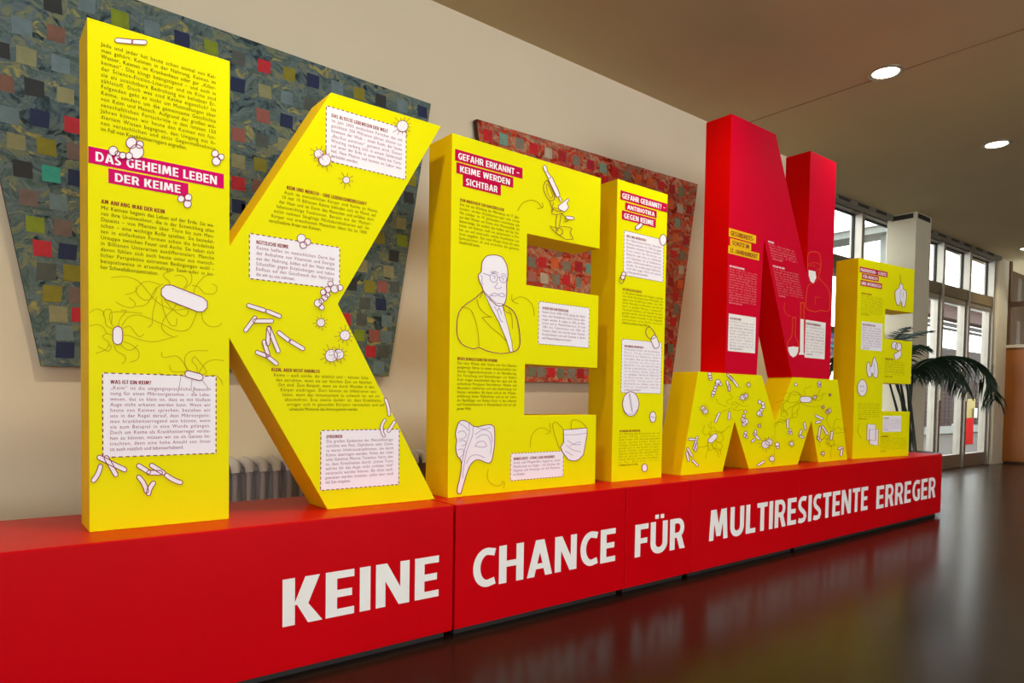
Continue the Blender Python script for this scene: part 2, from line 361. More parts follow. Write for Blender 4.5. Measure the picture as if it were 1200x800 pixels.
def text_block(face, parent, lines, TL, TR, BL, BR=None, ink=INK, head=HEAD, heading=True, off=L1, name='text_block', cap=.68):
    """TL/TR: cap top of the first line, BL: baseline of the last line"""
    mb = MB(); a = face.px(TL); b = face.px(TR); c = face.px(BL); d = face.px(BR) if BR else (b[0], c[1])
    n = len(lines); H = (a[1]-c[1]); pitch = H/(n-1+cap); 
    for i, ln in enumerate(lines):
        k = i/(n-1) if n > 1 else 0
        x0 = a[0]+(c[0]-a[0])*k; x1 = b[0]+(d[0]-b[0])*k; zb = a[1]-pitch*(i+cap)
        hd = heading and i == 0; last = i == n-1
        put_line(mb, face, ln, x0, x1, zb, pitch*cap*(1.02 if hd else 1), off, 0 if hd else 1, bold=hd, fit=not (last or hd), x_scale=.95 if hd else .86)
    return mb.build(name, [head, ink], parent)
def banner(face, parent, corners, text, tl, bl, rx, m=MAG, ink=WHT, lift=0):
    c = [face.px(p) for p in corners]; zt = (c[0][1]+c[1][1])/2; zb = (c[2][1]+c[3][1])/2; xl = (c[0][0]+c[3][0])/2; xr = (c[1][0]+c[2][0])/2
    mb = MB(); mb.poly([face(xl, zb, L1+lift), face(xr, zb, L1+lift), face(xr, zt, L1+lift), face(xl, zt, L1+lift)], 0)
    o = mb.build('title_strip', [m], parent)
    a = face.px(tl); b = face.px(bl); r = face.px((rx, tl[1]))
    t = MB(); h = (zt-zb)*.57; z0 = (zt+zb)/2-h*.55; x0 = a[0]
    put_line(t, face, text, x0, r[0], z0, h, L2+lift, 0, bold=True, fit='scale')
    t.build('title_lettering', [ink], o); return o
def info_box(face, parent, corners, dash=True, m=WHT, dcol=LINE, stamp=False):
    c = [face.px(p) for p in corners]; xl = (c[0][0]+c[3][0])/2; xr = (c[1][0]+c[2][0])/2; zt = (c[0][1]+c[1][1])/2; zb = (c[2][1]+c[3][1])/2
    mb = MB(); mb.poly([face(xl, zb, L1), face(xr, zb, L1), face(xr, zt, L1), face(xl, zt, L1)], 0)
    if dash:
        wd = .0028; st = .0155
        n = max(2, int((xr-xl)/st))
        for i in range(n):
            x = xl+(xr-xl)*(i+.2)/n; L = (xr-xl)/n*.55
            for z in (zb, zt): mb.poly([face(x, z-wd/2, L2), face(x+L, z-wd/2, L2), face(x+L, z+wd/2, L2), face(x, z+wd/2, L2)], 1)
        n = max(2, int((zt-zb)/st))
        for i in range(n):
            z = zb+(zt-zb)*(i+.2)/n; L = (zt-zb)/n*.55
            for x in (xl, xr): mb.poly([face(x-wd/2, z, L2), face(x+wd/2, z, L2), face(x+wd/2, z+L, L2), face(x-wd/2, z+L, L2)], 1)
    return mb.build('info_box', [m, dcol], parent)

# drawings: outlines measured on the photograph, laid on the face
class Art:
    def __init__(s, face): s.f = face; s.mb = MB(); s.lay = 0
    def P(s, p, off): a = s.f.px(p); return s.f(a[0], a[1], off)
    def fill(s, pts, mi=0, off=L3):
        A = sum(pts[i][0]*pts[(i+1)%len(pts)][1]-pts[(i+1)%len(pts)][0]*pts[i][1] for i in range(len(pts)))
        if A > 0: pts = pts[::-1]
        s.mb.poly([s.P(p, off+s.lay) for p in pts], mi)
    def stroke(s, pts, w=.8, mi=1, off=L4, closed=False):
        n = len(pts); L = []; Rr = []
        for i, p in enumerate(pts):
            if closed: a, b = pts[i-1], pts[(i+1) % n]
            else: a, b = pts[max(i-1, 0)], pts[min(i+1, n-1)]
            dx, dy = b[0]-a[0], b[1]-a[1]; q = math.hypot(dx, dy) or 1; nx, ny = -dy/q*w/2, dx/q*w/2
            L.append((p[0]+nx, p[1]+ny)); Rr.append((p[0]-nx, p[1]-ny))
        vs = [s.P(q, off+s.lay) for q in L]+[s.P(q, off+s.lay) for q in Rr]
        fs = [(i, (i+1) % n, n+(i+1) % n, n+i) for i in range(n if closed else n-1)]
        s.mb.raw(vs, fs, mi)
    def up(s): s.lay += .0002
    def smooth(s, pts, closed=False, k=5):
        out = []; n = len(pts); rng = range(n if closed else n-1)
        for i in rng:
            if closed: p0, p1, p2, p3 = pts[i-1], pts[i], pts[(i+1)%n], pts[(i+2)%n]
            else: p0, p1, p2, p3 = pts[max(i-1,0)], pts[i], pts[i+1], pts[min(i+2,n-1)]
            for j in range(k):
                t = j/k
                out.append(tuple(.5*(2*p1[c]+(p2[c]-p0[c])*t+(2*p0[c]-5*p1[c]+4*p2[c]-p3[c])*t*t+(-p0[c]+3*p1[c]-3*p2[c]+p3[c])*t**3) for c in (0, 1)))
        if not closed: out.append(pts[-1])
        return out
    def shape(s, pts, w=.9, sm=True, fill=True):
        q = s.smooth(pts, True) if sm else pts
        if fill: s.fill(q)
        s.stroke(q, w, closed=True); s.up()
    def circle(s, x, y, r, ry=None, w=.8):
        ry = ry or r; s.shape([(x+r*math.cos(a*math.pi/8), y+ry*math.sin(a*math.pi/8)) for a in range(16)], w, False)
    def rod(s, a, b, wd, bend=0, w=.9):
        dx, dy = b[0]-a[0], b[1]-a[1]; L = math.hypot(dx, dy); ux, uy = dx/L, dy/L; nx, ny = -uy, ux; h = wd/2
        def c(t): o = bend*4*t*(1-t); return (a[0]+dx*t+nx*o, a[1]+dy*t+ny*o)
        top = [(c(t)[0]+nx*h, c(t)[1]+ny*h) for t in (0, .25, .5, .75, 1)]; bot = [(c(t)[0]-nx*h, c(t)[1]-ny*h) for t in (1, .75, .5, .25, 0)]
        e1 = [(b[0]+nx*h*math.cos(q)+ux*h*math.sin(q), b[1]+ny*h*math.cos(q)+uy*h*math.sin(q)) for q in (R(45), R(90), R(135))]
        e0 = [(a[0]-nx*h*math.cos(q)-ux*h*math.sin(q), a[1]-ny*h*math.cos(q)-uy*h*math.sin(q)) for q in (R(45), R(90), R(135))]
        s.shape(top+e1+bot+e0, w, False)
    def rods(s, lst, wd, w=.9):
        for a, b, *e in lst: s.rod(a, b, wd, e[0] if e else 0, w)
    def virus(s, x, y, r, n=10, L=1.7, w=.7):
        for k in range(n):
            q = 2*math.pi*(k+.3)/n; l = r*(L+.25*((k*7) % 3-1))
            s.stroke([(x+r*math.cos(q), y+r*math.sin(q)), (x+l*math.cos(q), y+l*math.sin(q))], w*.6)
            s.fill([(x+l*math.cos(q)+w*.8*math.cos(t), y+l*math.sin(q)+w*.8*math.sin(t)) for t in (0, 1.57, 3.14, 4.71)], 1)
        s.circle(x, y, r, w=w)
        for k in range(5):
            q = 1+k*2.4; rr = r*(.25+.1*k); s.fill([(x+rr*math.cos(q)+w*.6*math.cos(t), y+rr*math.sin(q)+w*.6*math.sin(t)) for t in (0, 1.57, 3.14, 4.71)], 1, L4)
    def curve(s, pts, w=.5, mi=2): s.stroke(s.smooth(pts), w, mi, L2 if mi == 2 else L4)
    def wild(s, x, y, rx, ry, n, w=.45, seed=1):
        rd = random.Random(seed)
        for k in range(n):
            q = rd.uniform(0, 6.28); px, py = x+math.cos(q)*rx*.2, y+math.sin(q)*ry*.2; pts = [(px, py)]; h = q
            for j in range(6):
                h += rd.uniform(-1.1, 1.1); st = rd.uniform(.14, .3); px += math.cos(h)*rx*st; py += math.sin(h)*ry*st; pts.append((px, py))
            s.curve(pts, w*.75)
    def done(s, name, parent, mats=None): return s.mb.build(name, mats or [WHT, LINE, FLAG, LILAC], parent)

# ------------------------------------------------------------------ the room shell
W, HC = 1.1, 2.795
XW = 5.0                                                            # the solid wall stops here and the glazed front begins
FA = Vector((6.3, 1.41, 0)); FB = Vector((10.6, 1.30, 0)); FD = (FB-FA).normalized()
tag(box_obj('floor', (-4.2, -7, -.1), (11.2, 1.5, 0), FLOOR), kind='structure')
tag(box_obj('ceiling', (-4.2, -7, HC), (13.3, 1.55, HC+.12), CEIL), kind='structure')
tag(box_obj('wall_back', (-4.2, W, 0), (XW, W+.45, HC), WALL), kind='structure')
tag(box_obj('wall_left', (-4.3, -7, 0), (-4.2, W+.45, HC), WALL), kind='structure')
tag(box_obj('baseboard_back', (-4.2, W-.014, 0), (XW, W, .08), BROWNW), kind='structure')
# wall behind the viewer: piers and lintel, open to daylight between them
mb = MB()
mb.box((-4.2, -7.1, 0), (-2.6, -7, HC)); mb.box((5.6, -7.1, 0), (11.2, -7, HC)); mb.box((-2.6, -7.1, 0), (5.6, -7, .5)); mb.box((-2.6, -7.1, 2.5), (5.6, -7, HC))
tag(mb.build('wall_front', WALL), kind='structure')
# ceiling joint
mb = MB()
pp = [at_z(p, HC) for p in ((881, 141), (940, 122), (1002, 103), (1081, 92), (1137, 79), (1200, 60))]
mb.box((4.10, -7, HC-.003), (4.108, W, HC+.001))
tag(mb.build('trim_1', mat('ceiling_joint', rgb(150, 128, 100), .9)), kind='structure')

# ------------------------------------------------------------------ glazed entrance front
FAC = Face((FA.x, FA.y), (FD.x, FD.y)); ANG = math.atan2(FD.y, FD.x)
def fbox(mb, s0, s1, y0, y1, z0, z1, mi=0):
    """y measured outward (positive = away from the room)"""
    v = [FAC(s, z, -y) for z in (z0, z1) for s, y in ((s0, y0), (s1, y0), (s1, y1), (s0, y1))]
    mb.raw(v, [(0,3,2,1),(4,5,6,7),(0,1,5,4),(1,2,6,5),(2,3,7,6),(3,0,4,7)], mi)
def fobj(name, s0, s1, y0, y1, z0, z1, m, parent=None, bevel=0):
    mb = MB(); fbox(mb, s0, s1, y0, y1, z0, z1); return mb.build(name, m, parent, bevel)
MULL = [-1.28, -.19, .615, 1.425, 2.635, 3.45, 4.29]
bays = [(MULL[i], MULL[i+1]) for i in range(len(MULL)-1)]
TZ0, TZ1, HEADZ = 2.13, 2.265, 2.745
wid = 1
for i, (a, b) in enumerate(bays):
    if i == 3:   # behind the pillar
        a0, b0 = a, b
    up = empty('window_%d' % wid, FAC(a, TZ1, 0)); wid += 1; tag(up, kind='structure'); up['label'] = 'upper transom window of the glazed front'
    inv = up.location.copy()
    def ch(name, *args):
        o = fobj(name, *args); o.parent = up; o.matrix_parent_inverse = Matrix.Translation(-inv); return o
    f = MB(); fbox(f, a+.028, b-.028, .05, .075, TZ1, TZ1+.012); fbox(f, a+.028, b-.028, .05, .075, HEADZ-.012, HEADZ)
    fbox(f, a+.028, a+.038, .05, .075, TZ1, HEADZ); fbox(f, b-.04, b-.028, .05, .075, TZ1, HEADZ)
    o = f.build('window_frame', DARKM); o.parent = up; o.matrix_parent_inverse = Matrix.Translation(-inv)
    ch('pane', a+.038, b-.04, .06, .066, TZ1+.012, HEADZ-.012, GLASS)
for i, s in enumerate(MULL):
    o = fobj('trim_%d' % (i+2), s-.028, s+.028, -.03, .10, 0, HC, ALU, bevel=.004); tag(o, kind='structure')
o = fobj('trim_20', MULL[0], MULL[-1], -.012, .10, TZ0, TZ1, mat('transom_bar', rgb(108, 92, 66), .5, metal=.1)); tag(o, kind='structure')
o = fobj('trim_21', MULL[0], MULL[-1], -.012, .10, HEADZ, HC, ALU); tag(o, kind='structure')
# curtain track with dark slots at the ceiling
o = fobj('trim_22', MULL[0], MULL[-1], -.10, -.03, HC-.045, HC, mat('track_grey', rgb(120, 112, 98), .6)); tag(o, kind='structure')
k = 0
mb = MB(); s = MULL[0]+.1
while s < MULL[-1]-.3:
    fbox(mb, s, s+.22, -.104, -.10, HC-.034, HC-.008); s += .38
tag(mb.build('trim_23', DARKM), kind='structure')
# lower bays: windows on the left, doors on the right
did = 1
for i, (a, b) in enumerate(bays):
    isdoor = i >= 3
    nm = ('door_%d' % did) if isdoor else 'window_%d' % wid
    if isdoor: did += 1
    else: wid += 1
    e = empty(nm, FAC(a, 0, 0)); tag(e, kind='structure'); inv = e.location.copy()
    def adopt(o, p=e): o.parent = p; o.matrix_parent_inverse = Matrix.Translation(-inv); return o
    a1, b1 = a+.03, b-.03
    f = MB(); st = .04 if isdoor else .03
    fbox(f, a1, a1+st, 0.0, .06, .0, TZ0); fbox(f, b1-st, b1, 0.0, .06, 0, TZ0)
    fbox(f, a1+st, b1-st, 0.0, .06, TZ0-.06, TZ0); fbox(f, a1+st, b1-st, 0.0, .06, 0, .17 if isdoor else .55)
    adopt(f.build('door_frame' if isdoor else 'window_frame', ALU, bevel=.003))
    adopt(fobj('pane', a1+st, b1-st, .028, .034, .17 if isdoor else .55, TZ0-.06, GLASS))
    if isdoor:
        h = MB(); s0 = b1-st/2
        p0, p1 = FAC(s0, .85, .05), FAC(s0, 1.35, .05); h.tube([p0, p1], .012, 8); h.tube([FAC(s0, .9, 0), FAC(s0, .9, .05)], .008, 6); h.tube([FAC(s0, 1.3, 0), FAC(s0, 1.3, .05)], .008, 6)
        adopt(h.build('door_handle', LAMPR))
    else:
        adopt(fobj('window_rail', a1+st, b1-st, -.004, .05, 1.50, 1.56, BROWNW))
tag(fobj('trim_24', 4.318, 4.75, -.06, .03, 0, HC, PILM), kind='structure')
# pillar standing before the front
p = at_z((1074, 247), HC); q = at_z((1090.6, 255), HC)
tag(box_obj('trim_25', (7.411, 1.06, 0), (7.80, 1.225+.12, HC), PILM), kind='structure')['label'] = 'square cream pillar before the glazed entrance front'
mb = MB(); mb.box((7.45, 1.056, HC-.06), (7.76, 1.06, HC-.012)); mb.box((7.407, 1.09, HC-.06), (7.411, 1.3, HC-.012)); tag(mb.build('trim_26', DARKM), kind='structure')
tag(box_obj('baseboard_pillar', (7.395, 1.045, 0), (7.815, 1.36, .09), DARKM), kind='structure')

# right-hand wall: veneered panels below, glass above
tag(box_obj('wall_right', (11.05, -7, 0), (11.2, 1.34, 1.6), BROWNW), kind='structure')
y = 1.33; i = 0
wr = bpy.data.objects['wall_right']
while y > -6.8:
    box_obj('wood_panel', (11.0, y-1.19, .03), (11.05, y, 1.6), WOOD, wr, .003); y -= 1.2
box_obj('sill', (10.98, -7, 1.6), (11.2, 1.34, 1.64), mat('sill_light', rgb(205, 196, 178), .5), wr)
e = empty('window_20', (11.0, 1.3, 1.64)); tag(e, kind='structure')
y = 1.30; i = 0
while y > -6.8:
    x = MB(); x.box((11.0-11.0, y-.09-1.3, 0), (.08, y-1.3, HC-1.64)); x.build('window_post', BROWNW, e)
    x = MB(); x.box((.035, y-1.1-1.3, 0), (.041, y-.09-1.3, HC-1.64)); x.build('pane', GLASS, e)
    x = MB(); x.box((.0, y-1.1-1.3, .52), (.07, y-.09-1.3, .59)); x.build('window_rail', BROWNW, e)
    y -= 1.1
tag(box_obj('wall_side_room', (13.2, -7, 0), (13.3, 1.4, HC), mat('side_room_wall', rgb(92, 68, 44), .8)), kind='structure')

SRW = mat('side_room_brown', rgb(84, 62, 40), .8)
mb = MB(); t0, t1 = at_y((1169, 373), 1.42), at_y((1182, 343), 1.42)  # opening shaped so bright sky imitates reflections in the side glass
mb.box((11.2, 1.42, 0), (t0.x, 1.5, HC)); mb.box((t1.x, 1.42, 0), (13.3, 1.5, HC)); mb.box((t0.x, 1.42, 0), (t1.x, 1.5, t0.z)); mb.box((t0.x, 1.42, t1.z), (t1.x, 1.5, HC))
tag(mb.build('wall_side_room_end', SRW), kind='structure')

# ------------------------------------------------------------------ exhibition plinth
H0 = .45
PD = .4651
seams = [-1.25, 1.0209, at_y((733, 640), 0).x, at_y((810, 620), 0).x, at_y((936, 600), 0).x, 5.2627]
PLn = ['red plinth box at the near left, lettered KEINE', 'red plinth box in the middle, lettered CHANCE', 'short red plinth box lettered FÜR', 'red plinth box lettered with the start of MULTIRESISTENTE', 'long red plinth box at the far end, lettered ERREGER']
FP0 = Face((0, 0), (1, 0)); boxes = []
for i in range(5):
    g0 = .004 if i == 1 else .0008; g1 = .004 if i == 0 else .0008
    b = MB(); b.box((seams[i]+g0, 0, .025), (seams[i+1]-g1, PD, H0))
    o = b.build('plinth_box', PLI, bevel=.004); tag(o, PLn[i], 'plinth', 'red plinth boxes under the letters')
    k = MB(); k.box((seams[i]+.02, .03, 0), (seams[i+1]-.02, PD-.02, .0255)); k.build('plinth_base', DARKM, o)
    boxes.append(o)
def headline(word, TL, BL, TR, BR, parent_of):
    a, b, c, d = (FP0.px(p) for p in (TL, BL, TR, BR)); zt = (a[1]+c[1])/2; zb = (b[1]+d[1])/2
    x0 = (a[0]+b[0])/2; x1 = (c[0]+d[0])/2; size = (zt-zb)/CAPH; nw = natural(word, True)*size; sx = (x1-x0)/nw; x = x0
    parts = {}
    for ch in word:
        adv, v, f = glyph(ch, True); k = parent_of(x+adv*size*sx/2); mb = parts.setdefault(k, MB())
        mb.raw([FP0(x+(p*size*sx), zb+q*size, L1+c*4e-5) for p, q, c in v], f, 0); x += adv*size*sx
    for k, mb in parts.items(): mb.build('headline_lettering', CREAMW, boxes[k])
def which(x):
    for i in range(5):
        if x < seams[i+1]: return i
    return 4
headline('KEINE', (331, 678), (331, 733.5), (519.5, 650.5), (519.5, 698), which)
headline('CHANCE', (554, 643), (554, 688), (724.5, 619), (724.5, 658), which)
headline('FÜR', (744, 614.5), (744, 653), (805, 606), (805, 641), which)
headline('MULTIRESISTENTE', (831, 598), (831, 633.5), (1018.5, 569.5), (1018.5, 597), which)
headline('ERREGER', (1027, 568), (1027, 594), (1097.5, 560), (1097.5, 584), which)

# ------------------------------------------------------------------ the big letters
def px2(p, f=FR): return f.px(p)
T = 1.7527; TE = 1.742; MZ = .9534; NZ = 2.2594
def letter(outline, base, mats, label, depth=.152, group=None):
    x = sum(p[0] for p in outline)/len(outline)
    e = empty('display_letter', (x, YF, base)); tag(e, label, 'letter')
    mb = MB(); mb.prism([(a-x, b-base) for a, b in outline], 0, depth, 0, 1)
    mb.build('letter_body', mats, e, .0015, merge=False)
    e['_inv'] = 1; return e
def adopt_all(e):
    pass
class P:   # printed matter is modelled in world position and handed to its letter
    def __init__(s, e): s.e = e
import types
_build = MB.build
PENDING = []
kp = lambda x, y: px2((x, y))
K = [(-.0098, H0), (-.0098, T), (.3354, T), (.3354, kp(269.6, 288)[1]), (kp(388, 108)[0], T), (kp(517, 146)[0], T), kp(396, 356), (1.034, H0), (.6353, H0), (.3354, kp(268, 396)[1]), (.3354, H0)]
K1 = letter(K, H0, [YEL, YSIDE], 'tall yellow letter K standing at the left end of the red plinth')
e0, e1 = 1.0875, 1.8367
def zz(*ps): return sum(kp(*p)[1] for p in ps)/len(ps)
xi = sum(kp(*p)[0] for p in ((617.3, 273.4), (617, 333), (615.2, 426), (615, 485.8)))/4
E = [(e0, H0), (e0, TE), (e1, TE), (e1, zz((617.3, 273.4), (702, 291.6))), (xi, zz((617.3, 273.4), (702, 291.6))), (xi, zz((617, 333), (701.6, 347))), (e1, zz((617, 333), (701.6, 347))),
     (e1, zz((615.3, 426), (699.8, 431.4))), (xi, zz((615.3, 426), (699.8, 431.4))), (xi, zz((615, 485.8), (699, 486.5))), (e1, zz((615, 485.8), (699, 486.5))), (e1, H0)]
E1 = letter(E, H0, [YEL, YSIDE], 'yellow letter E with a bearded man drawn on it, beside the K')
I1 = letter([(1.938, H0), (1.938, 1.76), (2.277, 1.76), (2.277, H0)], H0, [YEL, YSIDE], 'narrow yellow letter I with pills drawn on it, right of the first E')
Mo = [(2.4179, H0), (2.5403, MZ), (3.103, MZ), (3.2492, .7013), (3.4209, MZ), (3.9569, MZ), (4.1172, H0), (3.7449, H0), kp(951, 492.5), (3.5073, H0), (3.0045, H0), kp(861, 493.8), (2.7638, H0)]
M1 = letter(Mo, H0, [YEL, YSIDE], 'low wide yellow letter half with two notched legs, under the red N')
N = [(2.764, MZ), (2.764, NZ), (3.177, NZ), (3.548, kp(946, 322)[1]), (3.548, NZ), (3.855, NZ), (3.855, MZ), (kp(928, 440)[0], MZ), kp(895.6, 281.4), (3.055, MZ)]
N1 = letter(N, MZ, [CRIM, REDS], 'tall crimson letter N standing on the low yellow letter half')
# last E, turned a little towards the viewer
q0 = at_y((999, 536), YF); zt2 = 1.736
c0 = Vector((4.182, YF, 0)); c1 = at_z((1072, 316), zt2); c1.z = 0; c1 = c0+(c1-c0)*1.0
FE = Face((c0.x, c0.y), (c1.x-c0.x, c1.y-c0.y)); E2W = (c1-c0).length
print('E2 width', E2W, 'dir', FE.d)
ep = lambda x, y: FE.px((x, y))
def z2(*ps): return sum(ep(*p)[1] for p in ps)/len(ps)
xi2 = sum(ep(*p)[0] for p in ((1037, 362.3), (1037.2, 396.4), (1034.6, 448.8), (1033.7, 481.6)))/4
E2o = [(0, H0), (0, zt2), (E2W, zt2), (E2W, z2((1037, 362.3), (1071.3, 366.4))), (xi2, z2((1037, 362.3), (1071.3, 366.4))), (xi2, z2((1037.2, 396.4), (1069, 400.5))), (E2W, z2((1037.2, 396.4), (1069, 400.5))),
       (E2W, z2((1034.6, 448.8), (1068.4, 449.7))), (xi2, z2((1034.6, 448.8), (1068.4, 449.7))), (xi2, z2((1033.7, 481.6), (1066, 482.5))), (E2W, z2((1033.7, 481.6), (1066, 482.5))), (E2W, H0)]
E2 = empty('display_letter', (c0.x, c0.y, H0), math.atan2(FE.d.y, FE.d.x)); tag(E2, 'yellow letter E at the far right end of the plinth, before the palm', 'letter')
mb = MB(); mb.prism([(a, b-H0) for a, b in E2o], 0, .152, 0, 1); mb.build('letter_body', [YEL, YSIDE], E2, .0015)

# printed matter: world-positioned meshes, then re-expressed in the letter's frame
def give(letter_e):
    """use as parent: children built in world coordinates keep their place"""
    return letter_e
_parents = {e.name: Matrix.LocRotScale(e.location, e.rotation_euler, None).inverted() for e in (K1, E1, I1, M1, N1, E2)}
def build2(s, name, mats, parent=None, bevel=0, merge=False):
    if parent is not None and parent.name in _parents:
        inv = _parents[parent.name]; s.v = [tuple(inv @ Vector(v)) for v in s.v]
    elif parent is not None and parent.parent is not None and parent.parent.name in _parents:
        inv = _parents[parent.parent.name]; s.v = [tuple(inv @ Vector(v)) for v in s.v]
    return _build(s, name, mats, parent, bevel, merge)
MB.build = build2

# ---- K
text_block(FR, K1, ['Jede und jeder hat heute schon einmal von Kei-', 'men gehört: Keimen in der Nahrung, Keimen im', 'Wasser, Keimen im Krankenhaus oder gar „Killer-', 'keimen“. Das klingt beängstigend – und auch in', 'der Science-Fiction-Literatur und im Kino sind', 'sie als unsichtbare Bedrohung ein beliebter Er-', 'zählstoff. Doch was sind Keime eigentlich? Im', 'Folgenden geht es nicht um Mutmaßungen über', 'Keime, sondern um die gemeinsame Geschichte', 'von Keim und Mensch. Aufgrund der großen wis-', 'senschaftlichen Fortschritte in den letzten 150', 'Jahren können wir heute den Keimen mit fun-', 'diertem Wissen begegnen, den Umgang mit ih-', 'nen versachlichen und aktiv Gegenmaßnahmen', 'im Fall von Krankheitserregern ergreifen.'], (118.5, 49), (253, 86), (118, 153), heading=False)
banner(FR, K1, [(126.8, 197.8), (220.7, 214.2), (220.7, 230), (127.2, 215.7)], 'DER KEIME', (134.6, 202), (135, 212.7), 212.8)
banner(FR, K1, [(103.2, 174.5), (262, 200.8), (262.6, 218.5), (103.8, 194)], 'DAS GEHEIME LEBEN', (111.9, 180.6), (112, 191), 255.4, lift=.0001)
text_block(FR, K1, ['AM ANFANG WAR DER KEIM', 'Mit Keimen begann das Leben auf der Erde. Sie wa-', 'ren ihre Ureinwohner, die in der Entwicklung allen', 'Daseins – von Pflanzen über Tiere bis zum Men-', 'schen – eine wichtige Rolle spielten. Sie besiedel-', 'ten in einfachsten Formen schon die brodelnde', 'Ursuppe zwischen Feuer und Asche. Sie haben sich', 'in Billionen Unterarten ausdifferenziert. Manche', 'davon fühlen sich auch heute unter aus mensch-', 'licher Perspektive extremen Bedingungen wohl –', 'beispielsweise in arsenhaltigen Seen oder in ho-', 'her Schwefelkonzentration.'], (118.3, 233.3), (251, 255), (117.6, 314.7))
b = info_box(FR, K1, [(120.5, 436.8), (253.7, 440.7), (252.5, 530.8), (120, 536)])
text_block(FR, b, ['WAS IST EIN KEIM?', '„Keim“ ist die umgangssprachliche Bezeich-', 'nung für einen Mikroorganismus – die Lebe-', 'wesen, das so klein ist, dass es mit bloßem', 'Auge nicht erkannt werden kann. Wenn wir', 'heute von Keimen sprechen, beziehen wir', 'uns in der Regel darauf, dass Mikroorganis-', 'men krankheitserregend sein können, wenn', 'sie zum Beispiel in eine Wunde gelangen.', 'Doch um Keime als Krankheitserreger verste-', 'hen zu können, müssen wir sie als Ganzes be-', 'trachten, denn eine hohe Anzahl von ihnen', 'ist auch nützlich und lebenserhaltend.'], (129.3, 445), (246.5, 448), (128.8, 528.3), off=L2, ink=INKW)
b = info_box(FR, K1, [(382.5, 125.5), (476.7, 150), (474.5, 209), (381.6, 189.3)])
text_block(FR, b, ['DAS ÄLTESTE LEBEWESEN DER WELT', 'Im Jahr 2000 entdeckten Forscher das mit', 'geschätzt 250 Millionen Jahren älteste Le-', 'bewesen der Welt – einen Keim, der heute', '„Bacillus permians“ genannt wird. Dieser', 'Winzling verbarg sich in einem Salzkristall', 'tief unter der Erde in einer Höhle bei Carls-', 'bad, New Mexico und konnte im Labor wie-', 'derbelebt werden.'], (388.4, 133), (471.3, 154), (387.4, 184), off=L2, ink=INKW)
text_block(FR, K1, ['KEIM UND MENSCH – EINE LEBENSGEMEINSCHAFT', 'Auch im menschlichen Körper sind Keime zu Hause.', '10 mal 10 Billionen Keime befinden sich im Mund, auf', 'der Haut und im Darm des Menschen und erfüllen dort', 'lebenswichtige Funktionen. Bereits mit der Mutter-', 'milch nehmen Säuglinge Milchsäurebakterien auf. Im', 'Körper von erwachsenen Menschen leben bis zu 1000', 'verschiedene Arten von Keimen.'], (336, 217.5), (445.5, 238.5), (314.8, 260), (427, 276))
b = info_box(FR, K1, [(292.3, 273.8), (398.6, 289.7), (397, 338), (291.9, 327)])
text_block(FR, b, ['NÜTZLICHE KEIME', 'Keime helfen im menschlichen Darm bei', 'der Aufnahme von Vitaminen und Energie', 'aus der Nahrung, bilden auf der Haut einen', 'Schutzfilm gegen Entzündungen und haben', 'Einfluss auf den Geschmack der Nahrung,', 'die wir zu uns nehmen.'], (300.4, 281.4), (392, 295), (299.7, 323), off=L2, ink=INKW)
text_block(FR, K1, ['KLEIN, ABER NICHT HARMLOS', 'Keime – auch solche, die nützlich sind – können Scha-', 'den anrichten, wenn sie zur falschen Zeit am falschen', 'Ort sind. Zum Beispiel, wenn sie durch Wunden in den', 'Körper eindringen. Dort können sie Infektionen aus-', 'lösen, wenn das Immunsystem zu schwach ist, um sie', 'abzuwehren. Eine zweite Gefahr ist, dass Krankheits-', 'erreger sich in gesunden Körpern verstecken und auf', 'schwache Momente des Immunsystems warten.'], (318.1, 431), (429.5, 436), (338.8, 481), (453, 482))
b = info_box(FR, K1, [(376.6, 504), (468, 502.9), (466.8, 568), (374.8, 573.9)])
text_block(FR, b, ['EPIDEMIEN', 'Die großen Epidemien der Menschheitsge-', 'schichte wie Pest, Diphtherie oder Chole-', 'ra waren Infektionskrankheiten, die durch', 'Keime übertragen wurden. Schon der römi-', 'sche Gelehrte Marcus Terentius Varro ahn-', 'te, dass Krankheiten durch „kleine Tiere,', 'welche für das Auge nicht sichtbar sind“', 'verursacht werden können. Bis diese nach-', 'gewiesen werden konnten, sollte aber noch', 'viel Zeit vergehen.'], (382.5, 509.7), (461.3, 509), (381, 566.6), off=L2, ink=INKW)
a = Art(FR); a.rod((137, 47.5), (153, 49), 5.5); a.rod((156.5, 49.3), (169.5, 50), 5.5); a.done('bacteria_drawing', K1)
a = Art(FR)
for c in ((154, 167.5, 6.5), (163.5, 169.5, 4.5), (160, 178, 8.3), (132.5, 177, 5.4), (137.5, 180, 2.8), (151, 183, 4), (143.5, 182.5, 4)): a.circle(*c, w=1)
a.done('germ_cluster_drawing', K1)
a = Art(FR)
for c in ((251.8, 180, 4), (259, 184, 3.6), (253.3, 189, 5)): a.circle(*c, w=.9)
a.done('germ_cluster_drawing', K1)
a = Art(FR)
for c in ((212, 233, 4), (220.5, 231.5, 4.2), (219.5, 239, 4.5)): a.circle(*c, w=.9)
a.done('germ_cluster_drawing', K1)
a = Art(FR)
z = lambda x, y: (90+x/5.333, 310+y/5.333)
